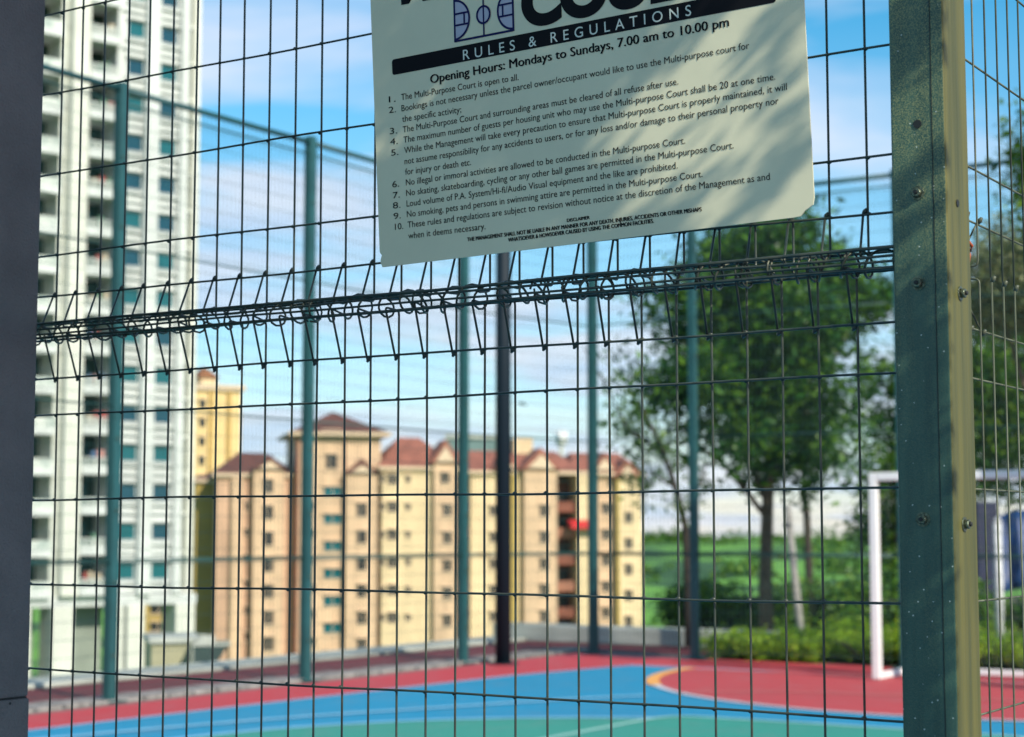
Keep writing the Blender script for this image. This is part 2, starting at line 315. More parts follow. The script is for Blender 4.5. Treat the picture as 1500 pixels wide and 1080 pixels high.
# fence plinth / drain along the left side and the end
kerb = empty('drain_channel', tuple(W(12, 11.2)))
tag(kerb, 'grey concrete drain strip under the long side fence', 'drain')
iv = kerb.matrix_basis.copy(); iv = Matrix.Translation(-Vector(kerb.location))
mb = MB()
for i in range(54):
    u0 = 2.4 + i * 0.31
    vb = 10.92 if u0 < 14 else 10.92 - (u0 - 14) * 0.02
    mb.box(u0, u0 + 0.27, vb + 0.12, vb + 0.52, -0.004, 0.022 + 0.004 * (i % 3), fr=lambda a, b, c: iv @ W(a, b, c))
o = mb.build('cover_slab', mat('worn grating slab', (0.33, 0.30, 0.28), 0.9, var=0.5, scale=9), kerb); o['kind'] = 'stuff'
par = empty('parapet_kerb', tuple(W(12, 12.9))); tag(par, 'pale concrete parapet kerb beyond the maroon strip', 'kerb')
ip = Matrix.Translation(-Vector(par.location)); mb = MB()
mb.box(-8, 20.2, 12.64, 13.2, -0.004, 0.05, fr=lambda a, b, c: ip @ W(a, b, c))
mb.build('long_kerb', M['conc'], par, bevel=0.02)
mb = MB(); mb.box(20.22, 20.6, 9.0, 13.2, -0.004, 0.22, fr=lambda a, b, c: ip @ W(a, b, c)); mb.build('end_kerb', M['conc'], par, bevel=0.02)

# ------------------------------------------------------------------ far fences
FH = 5.36
def wire_sheet(parent, p0, p1, ip_):
    """all wires of one far fence bay joined in one mesh"""
    mb = MB(); d = (p1 - p0); ln = d.length; e = d / ln; nx = int(ln / 0.055)
    for i in range(1, nx):
        q = p0 + e * (i * ln / nx)
        s = 0.0024; a = Vector((e.x, e.y, 0)) * s; b = Vector((-e.y, e.x, 0)) * s
        P = []
        for z in (0.06, FH): P += [q + a + Vector((0, 0, z)), q - a * 0.5 + b + Vector((0, 0, z)), q - a * 0.5 - b + Vector((0, 0, z))]
        mb.add([ip_ @ p for p in P], [(0, 1, 4, 3), (1, 2, 5, 4), (2, 0, 3, 5)])
    z = 0.1
    while z < FH:
        s = 0.0026
        mb.tube([ip_ @ (p0 + Vector((0, 0, z))), ip_ @ (p1 + Vector((0, 0, z)))], s, 3, cap=False); z += 0.15
    o = mb.build('wire_mesh', M['far_wire'], parent); o['kind'] = 'stuff'
def far_fence(name, pts, label, posts_r=0.05):
    t = empty(name, tuple(W(*pts[0]))); tag(t, label, 'fence'); ip_ = Matrix.Translation(-Vector(t.location))
    for i, (u, v) in enumerate(pts):
        b = W(u, v); mb = MB()
        a0 = ip_ @ b
        P = [(-.045, -.045), (.045, -.045), (.045, .045), (-.045, .045)]
        vv = [];
        for z in (0, FH + 0.06):
            for px_, py_ in P: q = U * px_ + V * py_; vv.append((a0.x + q.x, a0.y + q.y, z))
        mb.add(vv, [(0, 3, 2, 1), (4, 5, 6, 7), (0, 1, 5, 4), (1, 2, 6, 5), (2, 3, 7, 6), (3, 0, 4, 7)])
        po = mb.build('post', M['far_post'], t, bevel=0.006)
        m2 = MB(); m2.box(-0.11, 0.11, -0.11, 0.11, 0.003, 0.015, fr=lambda x, y, z: tuple(a0 + U * x + V * y + Vector((0, 0, z)))); m2.build('base_plate', M['far_post'], po)
        for k in range(8):
            zb = 0.4 + k * 0.62
            m3 = MB(); q = a0 - U * 0.02 - V * 0.052 + Vector((0, 0, zb)); m3.tube([q, q - V * 0.014], 0.012, 6); m3.build('bolt', M['bolt'], po)
    for i in range(len(pts) - 1):
        p0, p1 = W(*pts[i]), W(*pts[i + 1])
        for z, r in ((FH, 0.028), (1.19, 0.013), (1.215, 0.009), (FH - .12, 0.010), (2.55, 0.010), (3.95, 0.010)):
            m3 = MB(); m3.tube([ip_ @ (p0 + Vector((0, 0, z))), ip_ @ (p1 + Vector((0, 0, z)))], r, 6); m3.build('rail', M['far_post'] if z == FH else M['far_wire'], t)
        wire_sheet(t, p0, p1, ip_)
    return t
far_fence('wire_mesh_fence', [(8.5, 11.16), (11.05, 11.14), (13.62, 11.08), (16.35, 11.06), (18.55, 10.66)], 'tall teal mesh fence along the far left side of the court')
far_fence('wire_mesh_fence', [(18.50, 10.62), (18.32, 9.18), (18.32, 6.68), (18.32, 4.18), (18.32, 1.68), (18.32, -0.8)], 'tall teal mesh fence across the end of the court behind the goal')

# dark floodlight pole inside the fence
p = W(16.55, 10.66); t = empty('floodlight_pole', tuple(p)); tag(t, 'near black floodlight pole at the far edge of the court', 'pole')
mb = MB(); mb.tube([(0, 0, 0.012), (0, 0, 7.2)], [0.088, 0.082], 20); mb.build('shaft', M['black_pole'], t)
mb = MB(); mb.tube([(0, 0, 0), (0, 0, 0.014)], 0.17, 20); mb.build('base_plate', M['black_pole'], t)
for k in range(2):
    mb = MB(); mb.box(-.25 + k * .3, -.05 + k * .3 + 0.1, -.18, .18, 7.2, 7.3, fr=lambda a, b, c: tuple(U * a + V * b + Vector((0, 0, c)))); mb.build('lamp_head', M['black_pole'], t, bevel=0.02)

# ------------------------------------------------------------------ goal
g0 = W(16.70, 6.38); t = empty('futsal_goal', tuple(g0)); tag(t, 'white steel futsal goal standing on the red goal area', 'goal')
def gl(a, b, c): return U * a - V * b + Vector((0, 0, c))
mb = MB(); mb.box(-.04, .04, -.04, .04, 0.014, 2.04, fr=lambda a, b, c: gl(a, b, c)); mb.build('goal_post', M['white_paint'], t, bevel=0.008)
mb = MB(); mb.box(-.04, .04, 2.96, 3.04, 0.014, 2.04, fr=lambda a, b, c: gl(a, b, c)); mb.build('goal_post', M['white_paint'], t, bevel=0.008)
mb = MB(); mb.box(-.04, .04, .042, 2.958, 1.96, 2.04, fr=lambda a, b, c: gl(a, b, c)); mb.build('crossbar', M['white_paint'], t, bevel=0.008)
for s_ in (0, 3.0):
    mb = MB(); mb.box(.042, 1.05, s_ - .03, s_ + .03, 0.014, .074, fr=lambda a, b, c: gl(a, b, c)); mb.build('ground_bar', M['white_paint'], t, bevel=0.006)
mb = MB(); mb.box(.99, 1.05, .032, 2.968, .014, .074, fr=lambda a, b, c: gl(a, b, c)); mb.build('ground_bar', M['white_paint'], t, bevel=0.006)
mb = MB(); s = 0.0016
for i in range(25):
    b = i * 0.125; mb.tube([gl(0.03, b, 1.96), gl(0.55, b, 1.5), gl(1.02, b, .07)], s, 3, cap=False)
for i in range(16):
    f = i / 15; a = 0.03 + (0.52 * f / .3 if f < .3 else .52 + .47 * (f - .3) / .7); c = 1.96 - (.46 * f / .3 if f < .3 else .46 + 1.43 * (f - .3) / .7)
    mb.tube([gl(a, 0, c), gl(a, 3, c)], s, 3, cap=False)
o = mb.build('net', M['net'], t); o['kind'] = 'stuff'

# ------------------------------------------------------------------ foliage
def leaf_mesh(name, blobs, n, size, m, parent, seed=0, flat=0.6, jit=1.5, per=14):
    """blobs: (x,y,z, rx,ry,rz, weight); n leaves spread through their volume"""
    rng = np.random.RandomState(seed); B = np.array(blobs, float)
    wt = B[:, 6] * B[:, 3] * B[:, 4] * B[:, 5]; wt = wt / wt.sum(); idx = rng.choice(len(B), n, p=wt)
    # several twigs per blob: leaves gather around twig points
    d = rng.normal(size=(n, 3)); d /= np.linalg.norm(d, axis=1)[:, None]
    
    nt_ = max(4, n // per); tw_i = rng.randint(0, nt_, n)
    twd = rng.normal(size=(nt_, 3)); twd /= np.linalg.norm(twd, axis=1)[:, None]; twr = (0.25 + 0.8 * rng.rand(nt_) ** 0.5)
    twb = rng.choice(len(B), nt_, p=wt)
    c = B[twb][:, :3] + twd * twr[:, None] * B[twb][:, 3:6]
    ctr = c[tw_i] + rng.normal(size=(n, 3)) * size * jit
    # orientation
    nrm = rng.normal(size=(n, 3)); nrm[:, 2] = np.abs(nrm[:, 2]) + flat; nrm /= np.linalg.norm(nrm, axis=1)[:, None]
    ax = np.cross(nrm, rng.normal(size=(n, 3))); ax /= np.linalg.norm(ax, axis=1)[:, None]; ay = np.cross(nrm, ax)
    sz = size * (0.6 + 0.8 * rng.rand(n))[:, None]
    P = np.stack([ctr - ax * sz, ctr + ay * sz * .42 - ax * sz * .1, ctr + ax * sz, ctr - ay * sz * .42 - ax * sz * .1], 1).reshape(-1, 3)
    me = bpy.data.meshes.new(name); me.vertices.add(4 * n); me.vertices.foreach_set('co', P.ravel())
    me.loops.add(4 * n); me.loops.foreach_set('vertex_index', np.arange(4 * n)); me.polygons.add(n)
    me.polygons.foreach_set('loop_start', np.arange(0, 4 * n, 4)); me.polygons.foreach_set('loop_total', np.full(n, 4)); me.update(calc_edges=True)
    me.materials.append(m); return link(name, me, parent)
def tree(label, base, trunk, limbs, blobs_px, Y, n, size, m, bark, cat='tree', seed=0, depth=0.9, tr=0.08, group=None):
    t = empty('broadleaf_tree', tuple(base)); tag(t, label, cat, group); b0 = Vector(base); T = [Vector(p) - b0 for p in trunk]
    T[0] = Vector((T[0].x, T[0].y, 0.0))
    mb = MB(); k = len(T); mb.tube(T, [tr * (1.25 - 0.75 * i / (k - 1)) for i in range(k)], 9)
    tk = mb.build('trunk', bark, t)
    for lm in limbs:
        mb = MB(); Lp = [Vector(p) - b0 for p in lm]; mb.tube(Lp, [tr * 0.5 * (1 - 0.7 * i / (len(Lp) - 1)) for i in range(len(Lp))], 6); mb.build('limb', bark, tk)
    bl_ = []; rng = random.Random(seed)
    for (x, y, r, wgt) in blobs_px:
        rr = r / F * Y; c = at(x, y, Y + rng.uniform(-depth, depth)) - b0; bl_.append((c.x, c.y, c.z, rr, rr * 1.25, rr * 0.85, wgt))
    leaf_mesh('crown', bl_, n, size, m, t, seed, jit=2.3, per=48)
    return t
YT = 23.5
def px(x, y, Y=YT): return at(x, y, Y)
def gpt(x, Y): q = at(x, 780, Y); return Vector((q.x, q.y, 0.02))
main = [(1300, 450, 30, .9), (930, 400, 14, .5), (950, 425, 20, .6), (915, 575, 20, .6), (1050, 390, 46, 1), (1105, 360, 40, 1), (1150, 345, 40, 1), (1140, 400, 50, 1), (1210, 410, 50, 1), (1165, 320, 26, .9), (1075, 345, 24, .8),
        (965, 455, 30, .9), (1005, 425, 30, .8), (1030, 480, 48, 1), (1095, 460, 60, 1), (1165, 480, 60, 1), (1225, 475, 42, 1), (1275, 430, 30, .8), (1285, 490, 24, .7),
        (935, 545, 30, 1), (980, 575, 36, 1), (1035, 555, 46, 1), (1100, 560, 64, 1), (1175, 565, 46, 1), (1228, 590, 26, .7), (1035, 640, 38, 1), (1095, 640, 44, 1), (1150, 650, 46, 1), (1205, 665, 28, .9),
        (1110, 695, 26, .8), (1180, 700, 24, .8), (1000, 655, 22, .6), (1050, 700, 20, .5), (1232, 655, 18, .6), (895, 600, 14, .5), (925, 640, 14, .5), (1250, 545, 16, .5)]
tree('broad dark green tree behind the hedge, the largest crown past the court', gpt(1122, YT), [gpt(1122, YT), px(1121, 860), px(1124, 760), px(1127, 640), px(1130, 520), px(1132, 430)],
     [[px(1124, 740), px(1085, 640), px(1040, 560), px(1000, 500)], [px(1126, 700), px(1170, 620), px(1215, 540), px(1250, 470)], [px(1127, 600), px(1095, 510), px(1070, 420)], [px(1129, 560), px(1165, 470), px(1190, 400)],
      [px(1124, 760), px(1070, 690), px(1010, 640), px(960, 580)]], main, YT, 33000, 0.070, M['leaf_dark'], M['bark'], seed=11, tr=0.085)
thin = [(900, 590, 24, .35), (925, 612, 26, .4), (950, 650, 28, .35), (975, 680, 30, .4), (935, 700, 16, .5), (945, 738, 16, .6), (860, 515, 14, .3), (990, 740, 20, .25), (1020, 720, 22, .4), (905, 560, 18, .3), (965, 700, 20, .3)]
tree('slender open tree with sparse leaves at the left end of the hedge', gpt(1008, 22.4), [gpt(1008, 22.4), px(1008, 860, 22.4), px(1004, 770, 22.4), px(985, 700, 22.4), px(962, 640, 22.4), px(935, 590, 22.4)],
     [[px(1006, 800, 22.4), px(1022, 720, 22.4), px(1040, 660, 22.4)], [px(990, 715, 22.4), px(950, 690, 22.4), px(935, 735, 22.4)], [px(970, 660, 22.4), px(920, 630, 22.4), px(885, 560, 22.4), px(855, 510, 22.4)]],
     thin, 22.4, 1500, 0.045, M['leaf_mid'], M['bark_dark'], seed=5, tr=0.045, depth=0.4)
sec = [(1195, 640, 30, .8), (1240, 620, 34, .8), (1225, 670, 30, .8), (1170, 600, 40, .8)]
tree('thin straight tree just right of the large dark tree', gpt(1186, 25.5), [gpt(1186, 25.5), px(1186, 850, 25.5), px(1182, 760, 25.5), px(1176, 680, 25.5), px(1185, 600, 25.5)],
     [[px(1180, 720, 25.5), px(1215, 660, 25.5), px(1240, 610, 25.5)]], sec, 25.5, 2600, 0.055, M['leaf_dark'], M['bark_dark'], seed=8, tr=0.06)
right = [(1300, 720, 36, 1), (1300, 770, 40, 1), (1298, 900, 36, 1), (1330, 830, 50, 1), (1310, 700, 40, 1), (1300, 560, 44, .8), (1330, 620, 60, 1), (1300, 660, 34, .7), (1380, 560, 70, 1), (1440, 560, 52, 1), (1495, 540, 60, 1), (1450, 480, 44, .8), (1400, 470, 50, .9), (1480, 620, 62, 1), (1430, 650, 56, 1), (1540, 600, 70, 1),
         (1370, 700, 60, .8), (1500, 700, 46, .5), (1450, 700, 34, .5), (1560, 480, 70, 1), (1330, 760, 46, .9), (1300, 800, 30, .9), (1310, 850, 34, .9)]
tree('bushy mid green tree behind the goal', gpt(1400, 27.5), [gpt(1400, 27.5), px(1400, 820, 27.5), px(1404, 700, 27.5), px(1410, 580, 27.5), px(1415, 500, 27.5)],
     [[px(1402, 740, 27.5), px(1440, 640, 27.5), px(1490, 560, 27.5)], [px(1402, 720, 27.5), px(1350, 640, 27.5), px(1310, 590, 27.5)]], right, 27.5, 26000, 0.075, M['leaf_mid'], M['bark'], seed=21, tr=0.1)
pale = [(1440, 400, 40, .8), (1480, 385, 50, 1), (1520, 400, 50, 1), (1455, 440, 46, 1), (1500, 450, 56, 1), (1550, 440, 60, 1), (1430, 470, 30, .7), (1475, 345, 26, .6)]
tree('pale olive flowering tree right of the near post', gpt(1520, 20.0), [gpt(1520, 20), px(1520, 850, 20), px(1516, 700, 20), px(1510, 560, 20), px(1505, 440, 20)],
     [[px(1512, 600, 20), px(1480, 500, 20), px(1455, 430, 20)]], pale, 20.0, 13000, 0.042, M['leaf_pale'], M['bark'], seed=31, tr=0.08, depth=.5)
tall = [(1500, 215, 34, .8), (1530, 190, 40, 1), (1490, 262, 28, .9), (1525, 260, 42, 1), (1560, 230, 60, 1), (1545, 310, 50, .9), (1515, 300, 24, .6), (1600, 270, 70, 1)]
tree('tall tree whose dark leaves enter at the upper right edge', gpt(1600, 16.0), [gpt(1600, 16), px(1600, 850, 16), px(1596, 600, 16), px(1585, 400, 16), px(1570, 260, 16)],
     [[px(1588, 420, 16), px(1545, 320, 16), px(1515, 240, 16)]], tall, 16.0, 5200, 0.05, M['leaf_mid'], M['bark'], seed=41, tr=0.11, depth=.5)
# hedges and shrubs
def uvpt(u, v, z=0): return W(u, v, z)
def hedge(label, u0, u1, v0, v1, h, n, size, m, seed):
    t = empty('trimmed_hedge', tuple(W((u0 + u1) / 2, (v0 + v1) / 2, 0.0))); tag(t, label, 'hedge'); o0 = Vector(t.location)
    rng = np.random.RandomState(seed); mb = MB()
    fr = lambda a, b, c: tuple(W(a, b, c) - o0)
    mb.box(u0 + .15, u1 - .15, v0 + .15, v1 - .15, 0.02, h - .15, fr=fr); mb.build('branch_core', mat('hedge inner twigs', (0.012, 0.022, 0.008), 0.95, bump=1, bscale=12, var=.5), t)
    bl_ = []
    for _ in range(90):
        a = rng.uniform(u0, u1); b = rng.uniform(v0, v1); face = rng.randint(3)
        c = h - .12 if face == 0 else rng.uniform(.15, h - .1)
        if face == 1: a = u0 + .08
        if face == 2: b = v1 - .08 if rng.rand() < .6 else v0 + .08
        q = W(a, b, c) - o0; bl_.append((q.x, q.y, q.z, .35, .35, .2, 1))
    o = leaf_mesh('foliage', bl_, n, size, m, t, seed); return t
hedge('long dark trimmed hedge in front of the trees', 22.0, 23.2, -4.0, 11.35, 0.70, 46000, 0.05, M['leaf_mid'], 4)
sh = empty('dummy'); bpy.data.objects.remove(sh)
spots = [(19.2, 9.02, .40, .36), (19.3, 8.55, .50, .42), (19.35, 8.05, .62, .46), (19.2, 7.35, .62, .52), (19.4, 6.7, .75, .50), (19.2, 6.05, .62, .50), (19.35, 5.35, .68, .46), (19.3, 4.6, .70, .50), (19.3, 3.9, .7, .5), (19.3, 3.1, .7, .5), (20.3, 7.8, .6, .52), (20.4, 6.4, .7, .60)]
names = ['smallest, beside the fence post at the left end of the bed', 'low and broad, next to the smallest one', 'second from the left end of the bed', 'in front of the pale stake', 'tallest, just right of the pale stake', 'left of the goal post, small and rounded', 'directly behind the left goal post', 'inside the goal mouth beside the near post', 'seen right of the near post', 'at the right end of the bed', 'in the back row under the slender tree', 'in the back row under the large tree']
for i, ((u, v, r, h), nm) in enumerate(zip(spots, names)):
    t = empty('low_shrub', tuple(W(u - .38, v, 0.03))); h *= .52; tag(t, 'yellow green shrub ' + nm, 'shrub', 'yellow green shrubs in the bed behind the end fence')
    rng = random.Random(i); mb = MB()
    for k in range(7):
        a = rng.uniform(0, 6.28); mb.tube([(0, 0, 0), (math.cos(a) * r * .3, math.sin(a) * r * .3, h * .5), (math.cos(a) * r * .6, math.sin(a) * r * .6, h * .85)], [.014, .01, .005], 4, cap=False)
    mb.build('stems', M['bark_dark'], t)
    bl_ = [(rng.uniform(-.5, .5) * r, rng.uniform(-.5, .5) * r, h * rng.uniform(.35, .85), r * .36, r * .36, h * .26, 1) for _ in range(9)]
    leaf_mesh('foliage', bl_, 2600, 0.040, M['leaf_lime'], t, 100 + i, flat=1.0)
# distant woods and scrub on the hills, one mass
rng = random.Random(23); bl_ = []
for _ in range(420):
    a = R(rng.uniform(-3, 21)); r = 330 * (6.5 ** rng.random()); x, y = r * math.sin(a), r * math.cos(a); rad = rng.uniform(2.0, 6.5) * (1 + r / 1500)
    if math.sin(x * .013 + y * .004) + math.sin(y * .009) < -.2: continue
    bl_.append((x, y, ground_z(x, y) + rad * .3, rad * rng.uniform(1, 2.6), rad, rad * .6, 1 / rad ** 1.2))
o = leaf_mesh('distant_woods', bl_, 42000, 1.5, M['leaf_mid'], None, 9, jit=.8); tag(o, 'scattered trees and scrub over the far green hills', kind='stuff')
# stakes
b = gpt(1175, 20.6); t = empty('tree_stake', tuple(b)); tag(t, 'pale wooden stake leaning left among the shrubs', 'stake')
mb = MB(); mb.tube([(0, 0, 0), tuple(at(1170, 900, 20.6) - b), tuple(at(1153, 740, 20.6) - b)], 0.045, 8); mb.build('pole', M['stake'], t)
mb = MB(); c_ = at(1154, 770, 20.6) - b; mb.tube([c_ + Vector((0, 0, -.02)), c_ + Vector((0, 0, .03))], 0.055, 8); mb.build('tie', M['net'], t)
b = gpt(1461, 19.6); t = empty('tree_stake', tuple(b)); tag(t, 'white upright post standing behind the goal net', 'post')
mb = MB(); mb.tube([(0, 0, 0), tuple(at(1461, 765, 19.6) - b)], 0.05, 8); mb.build('pole', M['white_paint'], t)
mb = MB(); c_ = at(1461, 765, 19.6) - b; mb.tube([c_, c_ + Vector((0, 0, .05))], [0.058, 0.03], 8); mb.build('cap', M['white_paint'], t)
# blue covered equipment behind the goal
b = gpt(1470, 26.0); b.z = 0.02; t = empty('tarpaulin_cover', tuple(b)); tag(t, 'blue tarpaulin draped over a stack behind the goal', 'tarpaulin')
tp = mat('blue tarpaulin', (0.006, 0.045, 0.17), 0.5, var=.3, scale=4, bump=.4, bscale=6); td = mat('navy panel', (0.006, 0.010, 0.05), 0.6, var=.3, scale=4)
mb = MB(); nx_, nz_ = 14, 8; vv = []
for j in range(nz_):
    for i in range(nx_):
        fx = i / (nx_ - 1); fz = j / (nz_ - 1); q = at(1445 + 110 * fx, 880 - 115 * fz - 18 * math.sin(fx * 3.1), 25.6 + .35 * fz + .12 * math.sin(i * 1.7 + fz * 2)) - b; vv.append(tuple(q))
for i in range(nx_): q = Vector(vv[(nz_ - 1) * nx_ + i]) + Vector((0, 1.2, -.15)); vv.append(tuple(q))
mb.add(vv, [(j * nx_ + i, j * nx_ + i + 1, (j + 1) * nx_ + i + 1, (j + 1) * nx_ + i) for j in range(nz_) for i in range(nx_ - 1)], sm=True)
o = mb.build('sheet', tp, t); sm_ = o.modifiers.new('thick', 'SOLIDIFY'); sm_.thickness = 0.01
mb = MB(); a0 = at(1432, 876, 25.5) - b; a1 = at(1462, 735, 25.5) - b; mb.box(a0.x, a1.x, a0.y, a0.y + .5, 0.0, a1.z); mb.build('side_panel', td, t, bevel=.02)

# ------------------------------------------------------------------ buildings
def azd(a): return Vector((math.sin(R(a)), math.cos(R(a)), 0))
class Fac:
    """vertical facade plane through the point seen at (x,600), Y ahead, running along azimuth a"""
    def __init__(s, x, Y, a): s.o = at(x, 600, Y); s.o.z = 0; s.d = azd(a); s.n = azd(a + 90)
    def hit(s, x, y, off=0.0):
        r = ray(x, y); o = s.o + s.n * off; k = (o - EYE).dot(s.n) / r.dot(s.n); p_ = EYE + r * k; return ((p_ - o).dot(s.d), p_.z)
    def fr(s, base): return lambda a, b, c: tuple(s.o + s.d * a + s.n * b + Vector((0, 0, c)) - base)
glass_t = mat('teal window glass', (0.010, 0.115, 0.135), 0.18, var=0.2, scale=0.6)
glass_b = mat('blue grey window glass', (0.010, 0.065, 0.10), 0.15, var=0.2, scale=0.6)
dark_in = mat('dim balcony interior', (0.020, 0.055, 0.045), 0.8, var=0.5, scale=0.5)
wt = mat('white tower paint', (0.60, 0.62, 0.60), 0.8, var=0.22, scale=0.5, stretch=(1, 1, .25))
wt2 = mat('cream white fin paint', (0.62, 0.62, 0.55), 0.8, var=0.14, scale=0.35)
grey_r = mat('grey green recess paint', (0.24, 0.25, 0.19), 0.85, var=0.25, scale=0.4)
rail_m = mat('white balustrade', (0.62, 0.63, 0.58), 0.5, var=0.3, scale=1.1, col2=(0.30, 0.36, 0.33))
fl = Fac(293, 141, 51); tb = fl.o.copy(); tb.z = -30
tower = empty('apartment_tower', tuple(tb)); tag(tower, 'tall white residential tower with stacked balconies and teal windows', 'tower')
fr = fl.fr(tb); PIT = 3.06
sx = lambda x, y=380, off=0: fl.hit(x, y, off)[0]
z0 = fl.hit(130, 869)[1]                       # level of the lowest balcony slab
ztop = z0 + PIT * 20
s_edge, s_rec0, s_col0 = sx(293), sx(269.5), sx(268)
s_w1a, s_w1b = sx(228), sx(253); s_cm0, s_cm1 = sx(205), sx(224); s_w0a, s_w0b = sx(181), sx(204)
s_b0, s_b1 = sx(119), sx(169); s_f0, s_f1 = sx(93), sx(119); s_l0 = sx(62) - 8
mb = MB()
mb.box(s_l0, s_b1, -22, -2.2, z0 - .2, ztop, 0, fr)                # set back core behind balconies
mb.box(s_b1, s_rec0, -22, 0, z0 - .2, ztop, 1, fr)                  # window bay wall
mb.build('wall', [dark_in, wt], tower)
mb = MB(); mb.box(s_rec0 - .0, s_edge, -22, -1.3, z0 - .2, ztop, 0, fr); mb.build('recess_wall', grey_r, tower)
for a, b_, d0, d1, m_ in ((s_edge - .35, s_edge + .35, -22.2, -1.0, wt2), (s_cm0, s_cm1, .003, .75, wt), (sx(257), sx(269), .003, .55, wt), (s_f0, s_f1, -2.19, .9, wt2), (s_b1 - .35, s_b1 - .003, -2.19, .35, wt)):
    mb = MB(); mb.box(a, b_, d0, d1, z0 - .21, ztop + .3, 0, fr); mb.build('pilaster', m_, tower, bevel=.04)
mb = MB(); mb.box(s_f0 - .7, s_f0 - .003, -2.19, .2, z0 - .21, ztop, 0, fr); mb.build('pilaster', M['conc'], tower)
rng = random.Random(4)
cloths = [mat('laundry ' + n_, c_, 0.9, var=.5, scale=2.5) for n_, c_ in (('red', (.32, .06, .05)), ('cream', (.5, .42, .30)), ('blue', (.10, .18, .32)), ('green', (.10, .22, .14)), ('pink', (.5, .25, .22)))]
for k in range(20):
    z = z0 + k * PIT
    for a, b_ in ((s_w0a, s_w0b), (s_w1a, s_w1b)):
        mb = MB(); zc = z + 1.0; t_ = .07
        mb.box(a - t_, b_ + t_, .004, .10, zc - t_, zc, 0, fr); mb.box(a - t_, b_ + t_, .004, .10, zc + 1.2, zc + 1.2 + t_, 0, fr)
        mb.box(a - t_, a, .004, .10, zc, zc + 1.2, 0, fr); mb.box(b_, b_ + t_, .004, .10, zc, zc + 1.2, 0, fr)
        mb.box(a, b_, .004, .03, zc, zc + 1.2, 1, fr); mb.box((a + b_) / 2 - .02, (a + b_) / 2 + .02, .032, .05, zc, zc + 1.2, 1, fr)
        mb.box(a - .25, b_ + .25, .006, .30, zc - .42, zc - .22, 0, fr)
        mb.box(a - .2, b_ + .2, .006, .40, zc + 1.32, zc + 1.42, 0, fr)
        mb.build('window', [wt, glass_t if rng.random() < .6 else glass_b], tower)
    mb = MB(); mb.box(s_b1, s_cm0 - .003, .004, .25, z - .1, z + .12, 0, fr); mb.build('floor_band', wt, tower); mb = MB(); mb.box(s_cm1 + .003, sx(256.5), .004, .25, z - .1, z + .12, 0, fr); mb.build('floor_band', wt, tower)
    # balcony
    mb = MB()
    mb.box(s_f1 + .003, s_b1 - .36, -2.19, 1.0, z - .17, z + .12, 0, fr)
    mb.box(s_f1 + .003, s_b1 - .36, .88, .985, z + .122, z + .50, 0, fr)
    n_b = 14; ww = (s_b1 - .36 - s_f1) / n_b
    for j in range(n_b): mb.box(s_f1 + j * ww + .05, s_f1 + (j + .55) * ww + .05, .90, .96, z + .50, z + 1.05, 1, fr)
    mb.box(s_f1 + .003, s_b1 - .36, .88, .98, z + 1.05, z + 1.12, 0, fr)
    mb.box(s_f1 + .2, s_b1 - 1.1, -2.19, -2.1, z + .14, z + 2.3, 2, fr)
    bo = mb.build('balcony', [wt, rail_m, glass_t], tower)
    if rng.random() < .8:
        mb = MB(); x_ = s_f1 + .5
        while x_ < s_b1 - 1.0:
            w_ = rng.uniform(.3, .6)
            if rng.random() < .75:
                zt = z + 1.75 - rng.random() * .4; mb.box(x_, x_ + w_, rng.uniform(-.6, .5), .55, zt - rng.uniform(.5, .9), zt, rng.randrange(5), fr)
            x_ += w_ + .1
        mb.build('laundry', cloths, bo)
    mb = MB(); mb.box(s_l0, s_f0 - .71, -2.19, .8, z - .3, z + .25, 0, fr); mb.box(s_l0, s_f0 - .71, .70, .78, z + .25, z + .95, 1, fr)
    mb.build('balcony', [wt, rail_m], tower)
    mb = MB(); mb.box(s_rec0 + .003, s_edge - .36, -1.29, -.9, z - .1, z + .1, 0, fr); mb.build('ledge', wt2, tower)
    mb = MB(); mb.box(s_rec0 + .3, s_edge - .7, -1.29, -1.2, z + .8, z + 2.2, 0, fr); mb.build('recess_window', dark_in, tower)
# podium level columns under the tower
zp = -14.0
mb = MB(); mb.box(s_l0, s_edge, -22, .35, z0 - 1.0, z0 - .22, 0, fr); mb.build('transfer_slab', wt, tower, bevel=.05)
for a, b_ in ((sx(72, 920), sx(103, 920)), (sx(168, 920), sx(176, 920)), (sx(181, 920), sx(207, 920)), (sx(252, 920), sx(280, 920)), (sx(20, 920), sx(40, 920))):
    mb = MB(); mb.box(a, b_, -1.8, .6, -29.9, z0 - 1.01, 0, fr); mb.build('column', wt2, tower, bevel=.05)
mb = MB(); mb.box(sx(104, 920), sx(167, 920), -2.6, -2.2, -29.9, z0 - 1.01, 0, fr); mb.box(s_l0, sx(71, 920), -3.2, -2.8, -29.9, z0 - 1.01, 0, fr)
mb.build('lobby_screen', mat('pale green glazed screen', (0.27, 0.31, 0.26), 0.5, var=.3, scale=.4), tower)

